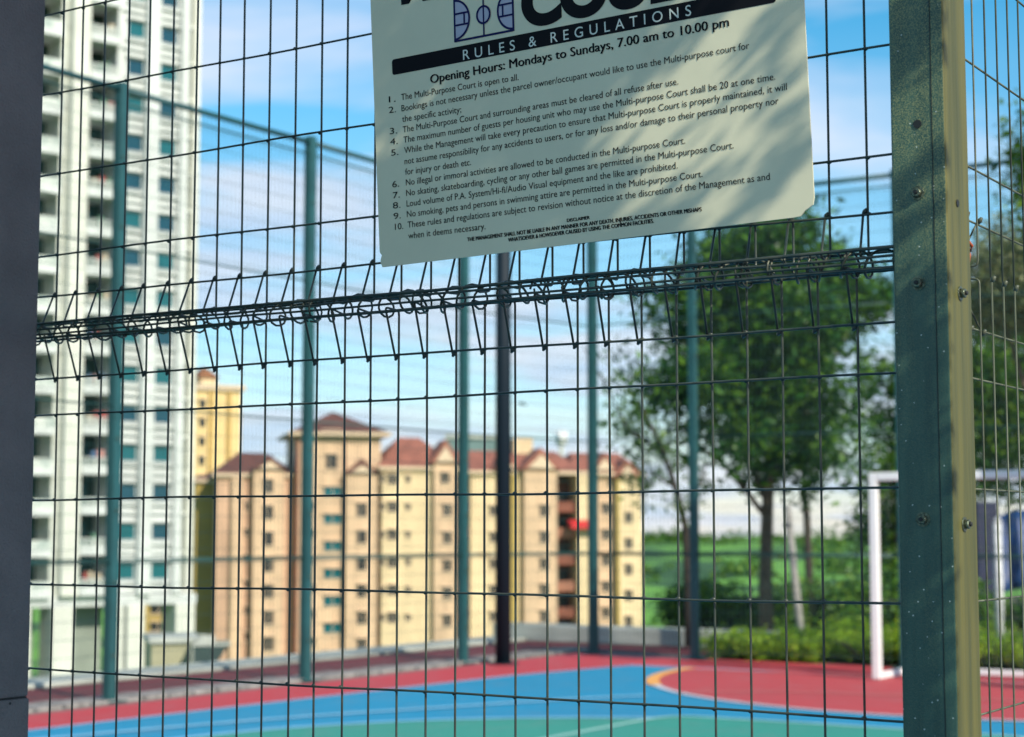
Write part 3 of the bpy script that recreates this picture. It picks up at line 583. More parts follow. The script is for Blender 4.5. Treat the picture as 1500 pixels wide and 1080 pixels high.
# --- pink and cream apartment complex
pk = mat('peach wall paint', (0.68, 0.47, 0.30), 0.85, var=0.28, scale=0.6, stretch=(1, 1, .18))
pk2 = mat('pinkish beige wall paint', (0.60, 0.38, 0.25), 0.85, var=0.3, scale=0.6, stretch=(1, 1, .18))
cm = mat('cream yellow wall paint', (0.74, 0.57, 0.34), 0.85, var=0.22, scale=0.6, stretch=(1, 1, .18))
ol = mat('olive yellow wall paint', (0.42, 0.30, 0.08), 0.85, var=0.2, scale=0.3)
rs = mat('terracotta roof', (0.36, 0.13, 0.085), 0.8, var=0.4, scale=0.8)
rd = mat('shade darkened terracotta roof', (0.15, 0.055, 0.04), 0.8, var=0.4, scale=0.8)  # left roofs: terracotta darkened, their shade put into the colour
rb = mat('red brown recess paint', (0.26, 0.085, 0.05), 0.85, var=0.5, scale=0.5)
wdark = mat('dark window glass', (0.035, 0.035, 0.035), 0.25, var=.5, scale=.5)
trimc = mat('cream trim', (0.68, 0.52, 0.36), 0.8, var=.1, scale=1)
fb = Fac(432, 193, 77); bb = fb.o.copy(); bb.z = -30
apt = empty('apartment_block', tuple(bb)); tag(apt, 'long peach and cream apartment block with terracotta hip roofs', 'building'); fr = fb.fr(bb)
def block(x0, x1, yt, off, m_, depth=14, name='wall'):
    a, zt = fb.hit(x0, yt, off); b_ = fb.hit(x1, yt, off)[0]; zt = fb.hit((x0 + x1) / 2, yt, off)[1]
    mb = MB(); mb.box(a, b_, off - depth, off, -29.9, zt, 0, fr); mb.build(name, m_, apt); return a, b_, zt
def hip(a, b_, zt, off, depth, h, m_, over=.5, ridge=0.0, gable=False):
    a -= over; b_ += over; y1 = off + over; y0 = off - depth - over; mx_ = (a + b_) / 2; my = (y0 + y1) / 2; mb = MB()
    if gable: R0, R1 = (mx_, y1, zt + h), (mx_, y0, zt + h)
    else: R0, R1 = (mx_ - ridge, my, zt + h), (mx_ + ridge, my, zt + h)
    P = [(a, y0, zt), (b_, y0, zt), (b_, y1, zt), (a, y1, zt), R0, R1, (a, y0, zt - .35), (b_, y0, zt - .35), (b_, y1, zt - .35), (a, y1, zt - .35)]
    P = [fr(*q) for q in P]
    if gable: fs = [(3, 2, 4), (2, 1, 5, 4), (1, 0, 5), (0, 3, 4, 5)]
    else: fs = [(3, 2, 5, 4), (2, 1, 5), (1, 0, 4, 5), (0, 3, 4)]
    mb.add(P, fs, 0); mb.add(P, [(6, 7, 1, 0), (7, 8, 2, 1), (8, 9, 3, 2), (9, 6, 0, 3), (9, 8, 7, 6)], 1)
    mb.build('roof', [m_, trimc], apt)
def gable_front(xc, xw, yt, yp, off, m_=None):
    a = fb.hit(xc - xw, yt, off)[0]; b_ = fb.hit(xc + xw, yt, off)[0]; z_, zt = fb.hit(xc, yt, off)[1], fb.hit(xc, yp, off)[1]; mx_ = (a + b_) / 2
    mb = MB()
    def pr(a, b_, z_, zt, y0, y1, mi):
        P = [fr(a, y1, z_), fr(b_, y1, z_), fr(mx_, y1, zt), fr(a, y0, z_), fr(b_, y0, z_), fr(mx_, y0, zt)]
        mb.add(P, [(0, 1, 2), (3, 5, 4), (0, 3, 4, 1), (1, 4, 5, 2), (2, 5, 3, 0)], mi)
    pr(a - .4, b_ + .4, z_, zt + .45, off - 4, off + .3, 0); pr(a + .3, b_ - .3, z_ + .12, zt - .3, off + .1, off + .42, 1)
    mb.build('gable', [m_ or rs, trimc], apt)
def win(xc, yc, off, w_=1.0, h_=1.3, m_=None):
    a, z_ = fb.hit(xc, yc, off); mb = MB()
    mb.box(a - w_ / 2 - .1, a + w_ / 2 + .1, off + .004, off + .12, z_ - h_ / 2 - .12, z_ - h_ / 2, 0, fr)
    mb.box(a - w_ / 2 - .1, a + w_ / 2 + .1, off + .004, off + .35, z_ + h_ / 2, z_ + h_ / 2 + .12, 0, fr)
    mb.box(a - w_ / 2, a + w_ / 2, off + .004, off + .03, z_ - h_ / 2, z_ + h_ / 2, 1, fr)
    mb.box(a - .03, a + .03, off + .031, off + .06, z_ - h_ / 2, z_ + h_ / 2, 0, fr)
    mb.build('window', [trimc, m_ or wdark], apt)
def col(xc, ys, off, w_=1.0, h_=1.3, m_=None):
    for y_ in ys: win(xc, y_, off, w_, h_, m_)
def ys(y0, p_, n): return [y0 + p_ * i for i in range(n)]
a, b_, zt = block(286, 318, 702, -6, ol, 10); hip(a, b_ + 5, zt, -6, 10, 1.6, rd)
block(196, 292, 872, -9, ol, 6); col(232, [892, 918], -9, 1.8, 1.0)
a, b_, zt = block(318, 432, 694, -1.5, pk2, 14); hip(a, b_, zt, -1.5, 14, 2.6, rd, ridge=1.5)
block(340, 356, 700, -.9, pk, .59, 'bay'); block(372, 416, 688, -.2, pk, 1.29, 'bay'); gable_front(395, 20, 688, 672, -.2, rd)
col(362, ys(742, 38, 6), -1.5, .5, .9); col(393, ys(712, 38.5, 7), -.2, 1.1, 1.5)
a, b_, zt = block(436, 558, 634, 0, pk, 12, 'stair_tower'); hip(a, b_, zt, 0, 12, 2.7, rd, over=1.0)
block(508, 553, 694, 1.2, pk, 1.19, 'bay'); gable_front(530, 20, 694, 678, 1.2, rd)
win(486, 636, 0, 2.0, .8); win(486, 676, 0, 1.2, 1.6); col(487, ys(720, 40, 7), 0, 1.9, 1.1, glass_t)
col(530, ys(747, 39.5, 6), 1.2, 1.1, 1.4); col(458, ys(742, 39.5, 6), 0, .5, .9)
for x in (436, 505): 
    a = fb.hit(x, 700)[0]; mb = MB(); mb.box(a - .12, a + .12, .004, .2, -29.9, fb.hit(x, 640)[1], 0, fr); mb.build('rain_pipe', rb, apt)
a, b_, zt = block(560, 668, 684, 1.5, cm, 16); hip(a, b_, zt, 1.5, 14, 3.6, rs, ridge=1.2)
block(636, 668, 676, 2.3, pk, .79, 'bay'); gable_front(652, 18, 678, 650, 2.3)
for y_ in ys(702, 40.5, 6):
    win(561, y_, 1.5, .5, .7); win(575, y_, 1.5, 1.1, 1.1, wdark); win(598, y_, 1.5, .55, .7)
col(655, ys(747, 40.5, 5), 2.3, 1.0, 1.3); col(652, [700], 2.3, 1.0, 1.2)
block(668, 712, 705, -2.5, rb, 8, 'recess')
a, b_, zt = block(690, 772, 690, .4, cm, 14); hip(fb.hit(668, 690)[0], fb.hit(850, 690)[0], zt, 0.4, 15, 2.6, rs, ridge=6)
block(742, 757, 694, .9, ol, .49, 'bay'); block(768, 816, 688, 1.3, pk, 1.6, 'bay'); gable_front(792, 24, 688, 662, 1.3); gable_front(742, 16, 688, 668, 1.0)
col(797, ys(748, 38.8, 5), 1.3, 1.0, 1.3); col(722, ys(748, 38.8, 5), .4, .8, 1.1)
block(816, 846, 705, -2.5, rb, 8, 'recess')
a, b_, zt = block(846, 872, 690, .8, cm, 14); a, b2, zt = block(872, 906, 690, .2, pk, 14); a3, b3, zt = block(906, 940, 700, 1.0, cm, 12); hip(fb.hit(846, 690)[0], b3, zt + .6, 0.4, 13, 2.5, rs, ridge=3)
gable_front(885, 16, 690, 668, .4); gable_front(918, 16, 700, 678, 1.2)
col(888, ys(745, 38, 5), .2, 1.0, 1.2); col(921, ys(758, 38, 5), 1.0, .9, 1.2)
mb = MB(); a = fb.hit(905, 800, 1.0)[0]; mb.box(a - .15, a + .15, 1.003, 1.25, -29.9, zt, 0, fr); mb.build('rain_pipe', ol, apt)
for xc0, xc1, off in ((670, 690, -2.5), (817, 845, -2.5)):
    for i, y_ in enumerate(ys(748, 38.8, 6)):
        a = fb.hit(xc0, y_, .2)[0]; b_ = fb.hit(xc1, y_, .2)[0]; z_ = fb.hit(xc0, y_, .2)[1]; mb = MB()
        mb.box(a, b_, -2.49, .15, z_ - .15, z_ + .02, 0, fr); mb.box(a, b_, .0, .14, z_ + .021, z_ + 1.0, 0, fr); mb.box(a + .2, b_ - .3, -2.49, -2.42, z_ + .1, z_ + 2.1, 1, fr)
        mb.build('balcony', [mat('balcony paint', (0.36, 0.15, 0.09), .8, var=.3, scale=.8) if i % 2 else rb, wdark], apt)
a = fb.hit(832, 768, .6)[0]; b_ = fb.hit(868, 768, .6)[0]; z_ = fb.hit(850, 768, .6)[1]
mb = MB(); P = [fr(a, .6, z_ + .5), fr(b_, .6, z_ + .5), fr(b_, 2.2, z_), fr(a, 2.2, z_), fr(a, 2.2, z_ - .5), fr(b_, 2.2, z_ - .5), fr(a, .6, z_ - .3), fr(b_, .6, z_ - .3)]
mb.add(P, [(0, 1, 2, 3), (3, 2, 5, 4), (4, 5, 7, 6), (6, 7, 1, 0), (0, 3, 4, 6), (1, 7, 5, 2)]); mb.build('awning', mat('bright red awning', (.55, .015, .02), .6), apt)
a, z_ = fb.hit(768, 655, -6)
mb = MB(); mb.box(a - 1.2, a + 1.0, -8, -6, z_ - 1.5, z_ + 1.0, 0, fr); mb.build('chimney', cm, apt)
# --- yellow tower behind, teal roofed block, antenna tower
fy = Fac(322, 285, 66); yb = fy.o.copy(); yb.z = -30; yt = empty('apartment_tower', tuple(yb)); tag(yt, 'yellow tower with brown stepped roof beside the white tower', 'tower'); fr = fy.fr(yb)
a = fy.hit(262, 600)[0]; b_ = fy.hit(353, 600)[0]; zt = fy.hit(322, 572)[1]
mb = MB(); mb.box(a, b_, -14, 0, .1, zt + 30, 0, lambda x, y, z: fr(x, y, z - 30)); mb.build('wall', mat('strong yellow paint', (0.74, 0.54, 0.25), .85, var=.12, scale=.2), yt)
mb = MB(); mb.box(a - .6, b_ + .6, -14.5, .6, zt, zt + .9, 0, fr); mb.box(a + 4, b_ - 3.5, -11, -2, zt + .9, zt + 2.2, 1, fr); mb.build('cornice', [trimc, cm], yt)
x0_ = a + 3.5; x1_ = b_ - 3; P = [fr(x0_, -12, zt + 2.2), fr(x1_, -12, zt + 2.2), fr(x1_, -1.5, zt + 2.2), fr(x0_, -1.5, zt + 2.2), fr((x0_ + x1_) / 2, -6, zt + 4.4)]
mb = MB(); mb.add(P, [(3, 2, 4), (2, 1, 4), (1, 0, 4), (0, 3, 4), (0, 1, 2, 3)]); mb.build('roof', mat('orange brown roof', (.32, .13, .05), .8, var=.4, scale=.5), yt)
for i in range(11):
    for x in (296,):
        s_ = fy.hit(x, 620)[0]; z_ = zt - 3 - i * 3.05; mb = MB(); mb.box(s_ - .5, s_ + .5, .004, .04, z_, z_ + 1.4, 0, fr); mb.box(s_ - .7, s_ + .7, .005, .4, z_ + 1.42, z_ + 1.6, 1, fr)
        if x == 296 or i % 3 == 0: mb.build('window', [wdark, trimc], yt)
for x in (308, 335):
    s_ = fy.hit(x, 620)[0]; mb = MB(); mb.box(s_ - .25, s_ + .25, .004, .5, -29.9, zt - .01, 0, fr); mb.build('rib', mat('ochre rib', (.48, .30, .08), .85), yt)
ft = Fac(672, 330, 88); bb2 = ft.o.copy(); bb2.z = -30; t = empty('office_block', tuple(bb2)); tag(t, 'distant grey green flat roofed block behind the terracotta roofs', 'building'); fr = ft.fr(bb2)
a = ft.hit(655, 650)[0]; b_ = ft.hit(730, 650)[0]; zt = ft.hit(672, 643)[1]
mb = MB(); mb.box(a, b_, -15, 0, -29.9, zt, 0, fr); mb.build('wall', mat('grey green cladding', (.16, .25, .24), .6, var=.3, scale=.2), t); mb = MB(); mb.box(a - .4, b_ + .4, -15.4, .4, zt + .003, zt + .8, 0, fr); mb.build('roof', M['conc'], t)
q = at(822, 660, 400); q.z = -30; t = empty('antenna_mast', tuple(q)); tag(t, 'pale antenna mast with drum panels above the roofs', 'mast')
zt = at(822, 632, 400).z + 30
mb = MB(); mb.tube([(0, 0, 0), (0, 0, zt)], [1.2, .5], 8); mb.build('mast', M['conc'], t)
for k in range(3):
    a_ = k * 2.1 + .4; mb = MB(); c_ = Vector((math.cos(a_) * 1.0, math.sin(a_) * 1.0, zt - 1.5)); mb.tube([c_ - Vector((0, 0, 1.6)), c_ + Vector((0, 0, 1.6))], .5, 8); mb.build('antenna_panel', M['white_paint'], t)
# low structures below the court edge
q = at(275, 975, 62); q.z = -8; t = empty('boundary_wall', tuple(q)); tag(t, 'low olive cream wall with pale coping below the white tower', 'wall')
fw = Fac(222, 62, 74); fr = fw.fr(Vector(q)); a = fw.hit(222, 940)[0]; b_ = fw.hit(281, 940)[0]; zt = fw.hit(250, 942)[1]
mb = MB(); mb.box(a, b_, -3, 0, -8, zt, 0, fr); mb.build('wall_panel', mat('olive cream render', (.40, .38, .24), .85, var=.2, scale=.6), t)
mb = MB(); mb.box(a - .1, b_ + .4, -3.1, .15, zt + .003, zt + .18, 0, fr); mb.build('coping', M['conc'], t)
q2 = at(308, 975, 61); q2.z = -8; t = empty('steel_skip', tuple(q2)); tag(t, 'dark green skip with sloping sides heaped with pale rubble', 'skip'); fw = Fac(281, 61.2, 80); fr = fw.fr(Vector(q2))
a, z1 = fw.hit(283, 944); b_ = fw.hit(336, 944)[0]; z2 = fw.hit(300, 974)[1]
mb = MB(); P = [fr(a, 0, z1), fr(b_, 0, z1), fr(b_ - .45, 0, z2), fr(a, 0, z2), fr(a, -1.6, z1), fr(b_, -1.6, z1), fr(b_ - .45, -1.6, z2), fr(a, -1.6, z2)]
mb.add(P, [(3, 2, 1, 0), (4, 5, 6, 7), (0, 4, 7, 3), (1, 2, 6, 5), (2, 3, 7, 6)]); mb.box(a + .1, b_ - .5, -1.5, -.1, -8, z2 - .003, 0, fr); mb.build('body', mat('dark green steel', (.03, .06, .055), .6, var=.3, scale=2), t)
mb = MB(); mb.box(a - .04, b_ + .05, .002, .07, z1 - .06, z1 + .03, 0, fr); mb.box(a - .04, b_ + .05, -1.67, -1.602, z1 - .06, z1 + .03, 0, fr); mb.build('rim', M['conc'], t)
mb = MB(); rg = random.Random(2)
for _ in range(26):
    x = rg.uniform(a + .1, b_ - .6); y = rg.uniform(-1.4, -.2); s_ = rg.uniform(.08, .17); z_ = z1 + rg.uniform(-.1, .2) * (1 - abs((x - a) / (b_ - a) - .4)); mb.box(x - s_, x + s_, y - s_, y + s_, z_ - s_ * 1.5, z_ + s_ * .7, 0, fr)
o = mb.build('rubble', M['conc'], t); o['kind'] = 'stuff'
# bird
q = at(765, 592, 38); t = empty('flying_bird', tuple(q)); tag(t, 'small dark bird in flight above the roofs', 'bird')
mb = MB(); mb.tube([(-.09, 0, .015), (-.05, 0, .02), (0, 0, .0), (.05, 0, -.01), (.11, 0, -.02)], [.008, .022, .028, .018, .004], 8)
mb.add([(-.03, 0, .01), (.03, 0, .0), (.01, .14, .035), (-.02, .12, .04), (.005, .2, .01)], [(0, 1, 2, 3), (3, 2, 4)]); mb.add([(-.03, 0, .01), (.03, 0, 0), (.01, -.14, .035), (-.02, -.12, .04), (.005, -.2, .01)], [(1, 0, 3, 2), (2, 3, 4)])
mb.build('body', M['bolt_dark'], t)

# ------------------------------------------------------------------ near fence (plane u = UF)
UF = 2.05
ZB_HI, ZB_LO = 1.791, 1.766
nf = empty('wire_panel_fence', tuple(W(UF, 0.70, 0))); tag(nf, 'dark green welded wire fence in front, two panels laced together along the middle', 'fence')
nf.rotation_euler = (0, 0, AB)                       # local x = u, local y = v
def wire_mesh_data(name, pts, r, n=8, m_=None):
    mb = MB(); mb.tube(pts, r, n); e = Vector(pts[-1]); mb.tube([e + Vector((.001, .001, -.0035)), e + Vector((0, -.002, 0)), e + Vector((-.001, -.005, .0035))], [.0018, .0034, .0018], 6); me = bpy.data.meshes.new(name); me.from_pydata(mb.v, [], mb.f); me.materials.append(m_ or M['wire'])
    me.polygons.foreach_set('use_smooth', [True] * len(mb.f)); me.update(); return me
rw = 0.00165
def bend(pts, r=.006):
    """round the corners of a bent wire"""
    out = [Vector(pts[0])]
    for i in range(1, len(pts) - 1):
        p = Vector(pts[i]); a = (Vector(pts[i - 1]) - p); b = (Vector(pts[i + 1]) - p); ra = min(r, a.length * .4); rb_ = min(r, b.length * .4); p0 = p + a.normalized() * ra; p1 = p + b.normalized() * rb_
        for k in range(4):
            t = k / 3; out.append(p0 * (1 - t) ** 2 + p * 2 * t * (1 - t) + p1 * t * t)
    out.append(Vector(pts[-1])); return out
D = 0.032
low = [wire_mesh_data('vertical_wire', bend([(0, 0, .06), (0, 0, .9 ), (j1, 0, 1.5), (0, 0, 1.705), (0, 0, ZB_LO + .004), (-D, .001, ZB_LO + .008 + j2), (-.001, .0055, 1.702)]), rw) for j1, j2 in ((0, 0), (.001, .003), (-.001, -.002))]
upp = [wire_mesh_data('vertical_wire', bend([(0, 0, 3.3), (j1, 0, 2.4), (0, 0, 1.842), (0, 0, ZB_HI - .004), (-D, -.001, ZB_HI - .006 + j2), (-.001, .0055, 1.845)]), rw) for j1, j2 in ((0, 0), (.0012, .002), (-.001, -.003))]
rng = random.Random(9)
OV = -0.70
for k in range(0, 29):
    v = 0.80 + 0.05 * k + OV - .0 + rng.uniform(-.0012, .0012)
    o = link('vertical_wire', low[k % 3], nf, (0, v, 0)); o.rotation_euler = (rng.uniform(-.0006, .0006), 0, rng.uniform(-.03, .03))
    v = 0.782 + 0.05095 * k + OV + rng.uniform(-.0012, .0012)
    o = link('vertical_wire', upp[k % 3], nf, (0, v, 0)); o.rotation_euler = (rng.uniform(-.0006, .0006), 0, rng.uniform(-.03, .03))
def hwire(z, xo, jit=0.0015, name='horizontal_wire', parent=nf, v0=.70, v1=2.262, r=rw, ph=0, weld=False):
    pts = []; n = 24
    for i in range(n + 1):
        t = i / n; pts.append((xo + jit * math.sin(i * 1.3 + ph), v0 + (v1 - v0) * t + OV, z + jit * math.sin(i * .9 + ph * 2) + 0.0012 * math.sin(i * .35 + ph)))
    mb = MB(); mb.tube(pts, r, 8)
    if weld:
        for k in range(30):
            v = (0.80 + .05 * k) if z < 1.78 else (0.782 + .05095 * k)
            if v < v1: q = Vector((xo * .55, v + OV, z)); mb.tube([q - Vector((0, .0032, 0)), q, q + Vector((0, .0032, 0))], [.0012, .0030, .0012], 6)
    return mb.build(name, M['wire'], parent)
zs_low = [1.642 - .1385 * i for i in range(0, 12)]; zs_up = [1.912 + .138 * i for i in range(0, 10)]
for i, z in enumerate(zs_low + zs_up): hwire(z, -.0042, .0006, ph=i * 1.7, weld=True)
hwire(1.705, -.0042, .0005, ph=3, weld=True); hwire(1.842, -.0042, .0005, ph=5, weld=True)
# laced bundle: the two rolls' inner and front wires
for i, (z, xo, r_) in enumerate(((1.7670, -D - .002, .0023), (1.7750, -D - .0050, .0017), (1.7832, -D - .0050, .0018), (1.7915, -D - .002, .0023), (1.7705, .0045, .002), (1.7950, .0045, .002))): hwire(z, xo, .0006, name='horizontal_wire', ph=i * 2.3, r=r_)
# lacing: spiral of tie wire and separate twists at each crossing
def lacing(v0, v1, pitch, a, b, ph, r, name='lacing_wire'):
    pts = []; n = int((v1 - v0) / pitch * 14)
    for i in range(n + 1):
        t = i / 14 * 2 * math.pi + ph; v = v0 + (v1 - v0) * i / n + .006 * math.sin(i * .37)
        q = 1 + .12 * math.sin(i * .61)
        pts.append((-.014 + a * q * math.cos(t), v + OV, 1.7785 + b * q * math.sin(t)))
    mb = MB(); mb.tube(pts, r, 6); return mb.build(name, M['wire_old'], nf)
lacing(.72, 2.26, .0335, .0225, .0165, .5, .0017)
rng = random.Random(12)
for k in list(range(10)) + [13, 17, 22]:
    v = .80 + .05 * k; mb = MB(); pts = []; turns = 1; w_ = rng.uniform(.002, .0035); cx = -.0145; ph = rng.random() * 6
    for i in range(turns * 10 + 1):
        t = i / 10 * 2 * math.pi + ph; pts.append((cx + .0225 * math.cos(t), v + OV + w_ * (i / (turns * 10) - .5) * 2 + rng.uniform(-.0006, .0006), 1.7785 + .0172 * math.sin(t)))
    mb.tube(pts, .0016, 6); mb.build('tie_wire', M['wire_old'], nf)
# corner post with bolts: 72 mm square tube
post = empty('steel_fence_post', tuple(W(UF - .03, .735, 0))); post.rotation_euler = (0, 0, AB)
tag(post, 'thick square green steel post with bolts, its side face coloured sunlit olive', 'post')
def onpl_u(x, y, uc):
    d = ray(x, y); k = uc / d.dot(U); p = EYE + d * k; return p.dot(V), p.z
def onpl_v(x, y, vc):
    d = ray(x, y); k = vc / d.dot(V); p = EYE + d * k; return p.dot(U), p.z
PU = UF - .044                                           # front face
va = onpl_u(1311.5, 540, PU)[0]; vb = onpl_u(1392.5, 540, PU)[0]
ub = onpl_v(1426, 540, vb)[0]                            # back edge of the side face
PL = lambda u, v: (u - (UF - .03), v - .735)
(xa, ya), (xb, yb_) = PL(PU, vb), PL(ub, va)
mb = MB(); mb.box(xa, xb, ya, yb_, .015, 3.6); pm = mb.build('shaft', [M['post'], M['post_side']], post)
pm.data.polygons[2].material_index = 1                   # -y face: side with the sunlight put into its colour
bv = pm.modifiers.new('bevel', 'BEVEL'); bv.width = .0028; bv.segments = 3; bv.limit_method = 'ANGLE'
mb = MB(); mb.box(xa - .0008, xa + .001, ya + .0155, ya + .0163, .02, 3.55); mb.build('weld_seam', M['bolt_dark'], post)
mb = MB(); mb.box(xa - .05, xb + .05, ya - .05, yb_ + .05, 0.003, .014); mb.build('base_plate', M['post'], post)
def bolt(x, y, face, hole=False):
    if face == 'f': v, z = onpl_u(x, y, PU); c_ = Vector((*PL(PU, v), z)); n_ = Vector((-1, 0, 0))
    else: u, z = onpl_v(x, y, vb); c_ = Vector((*PL(u, vb), z)); n_ = Vector((0, -1, 0))
    if hole:
        mb = MB(); mb.tube([c_ + n_ * .0002, c_ + n_ * .0012], .0052 if face == 'f' else .0045, 16); o = mb.build('bolt_hole', M['bolt_dark'], post); return
    mb = MB(); mb.tube([c_ - n_ * .001, c_ + n_ * .0016], .0085, 18); mb.tube([c_ + n_ * .0016, c_ + n_ * .0062, c_ + n_ * .0072], [.0062, .0062, .005], 6); o = mb.build('bolt', M['bolt'], post)
    mb = MB(); mb.tube([c_ + n_ * .0072, c_ + n_ * .0098], [.0028, .0024], 8); mb.build('bolt_tip', M['bolt_dark'], o)
bolt(1344, 182, 'f', True); bolt(1344, 283, 'f'); bolt(1345, 415, 'f'); bolt(1352, 761, 'f'); bolt(1402, 298, 's', True); bolt(1406, 430, 's'); bolt(1412, 768, 's')
# side fence running away from the post
sf = empty('wire_panel_fence', tuple(W(ub + .01, vb + .02, 0))); sf.rotation_euler = (0, 0, AB)
tag(sf, 'dark green welded wire fence running away to the right of the near post', 'fence')
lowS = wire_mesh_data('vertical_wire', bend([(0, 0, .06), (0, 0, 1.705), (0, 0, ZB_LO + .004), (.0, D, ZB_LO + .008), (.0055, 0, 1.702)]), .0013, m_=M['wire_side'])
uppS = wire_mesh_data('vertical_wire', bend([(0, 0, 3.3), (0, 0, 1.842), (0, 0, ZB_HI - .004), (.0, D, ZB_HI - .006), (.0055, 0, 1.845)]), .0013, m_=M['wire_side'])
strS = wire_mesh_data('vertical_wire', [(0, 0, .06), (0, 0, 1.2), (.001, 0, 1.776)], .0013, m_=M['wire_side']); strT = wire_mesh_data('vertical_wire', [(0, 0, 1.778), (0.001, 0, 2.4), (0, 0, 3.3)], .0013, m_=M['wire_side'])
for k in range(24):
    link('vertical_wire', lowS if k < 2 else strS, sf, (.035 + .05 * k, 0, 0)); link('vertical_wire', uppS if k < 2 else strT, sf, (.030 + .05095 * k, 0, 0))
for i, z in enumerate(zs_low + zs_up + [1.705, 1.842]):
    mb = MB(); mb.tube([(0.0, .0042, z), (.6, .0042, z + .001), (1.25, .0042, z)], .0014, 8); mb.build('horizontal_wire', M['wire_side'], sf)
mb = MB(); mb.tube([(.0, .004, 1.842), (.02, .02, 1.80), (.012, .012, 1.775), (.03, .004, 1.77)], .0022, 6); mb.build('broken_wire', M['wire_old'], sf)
mb = MB()
mb.tube([(-.002, -.008, 1.815), (.008, -.016, 1.800), (.016, -.012, 1.796), (.010, -.008, 1.803), (.003, -.014, 1.789), (.002, -.012, 1.772)], .0022, 6); mb.build('twisted_tie', M['orange'], sf)

# ------------------------------------------------------------------ left pillar (grey rendered column)
UB = UF - .040                                          # the fence runs on just behind the pillar's far corner
pv = onpl_u(55, 500, UB)[0]
pil = empty('rendered_pillar', tuple(W(UB, pv, 0))); pil.rotation_euler = (0, 0, AB); tag(pil, 'dark grey rendered pillar filling the left edge', 'pillar')
zj = onpl_u(38, 1020, UB)[1]
mb = MB(); mb.box(-.75, 0, 0, .5, zj, 3.8); mb.build('shaft', M['pillar'], pil, bevel=.004)
mb = MB(); mb.box(-.7515, 0.0015, -.0015, .5015, 0, zj - .0022); mb.build('base_course', M['pillar'], pil, bevel=.004)
mb = MB(); mb.box(-.748, -.002, .002, .498, zj - .0021, zj - .0001); mb.build('joint', M['bolt_dark'], pil)
mb = MB(); c_ = Vector((-.040, -.0016, zj - .008)); mb.tube([c_, c_ + Vector((0, -.0008, 0))], .0022, 8); mb.build('pin_hole', M['bolt_dark'], pil)

# ------------------------------------------------------------------ notice sign
Hc = Vector((4080, -322, -2578)).normalized(); Vc = Vector((.041, 1, -.06)).normalized()
def cam2w(c_): return Vector((c_.x, 0, 0)) + Vector((0, math.cos(TH), math.sin(TH))) * c_.z - Vector((0, -math.sin(TH), math.cos(TH))) * c_.y
SH = cam2w(Hc).normalized(); SU = -cam2w(Vc); SU = (SU - SH * SU.dot(SH)).normalized(); SN = SH.cross(SU).normalized()
d0 = ray(557, 392); BL = EYE + d0 * ((UF - .050) / d0.dot(U))
def sg(x, y):
    r = ray(x, y); k = (BL - EYE).dot(SN) / r.dot(SN); p = EYE + r * k - BL; return p.dot(SH), p.dot(SU)
sign = empty('notice_sign', tuple(BL)); tag(sign, 'pale metal multi-purpose court rules sign hung on the wire fence', 'sign')
mw = Matrix((SH, SU, SN)).transposed().to_4x4(); mw.translation = BL; sign.matrix_basis = mw
wR = sg(1191, 260)[0]; hT = .56
e1 = sg(1192, 296); e2 = sg(1175, 319)
outline = [(0.004, 0), (e2[0] - .012, 0.0), (e2[0] - .002, e2[1] * .3 + .001), ((e2[0] + e1[0]) / 2 - .004, (e1[1]) * .42), (wR - .002, e1[1] * .8), (wR, e1[1] + .006), (wR, hT), (0, hT), (0, .022), (.0035, .017), (.001, .011), (0.001, .006)]
mb = MB(); n_ = len(outline); mb.add([(x, y, .0) for x, y in outline] + [(x, y, -.002) for x, y in outline], [tuple(range(n_)), tuple(reversed(range(n_, 2 * n_)))] + [(i, i + n_, (i + 1) % n_ + n_, (i + 1) % n_) for i in range(n_)])
mb.build('plate', M['plate'], sign)
mb = MB()
for i in range(6, 7): pass
for (x, y) in ((.02, hT - .02), (wR - .02, hT - .02)):
    m3 = MB(); m3.tube([(x - .003, y, .001), (x, y + .002, .004), (x + .003, y, .001), (x, y - .01, -.02)], .0015, 5); m3.build('cable_tie', M['ink'], sign)
FNT = None
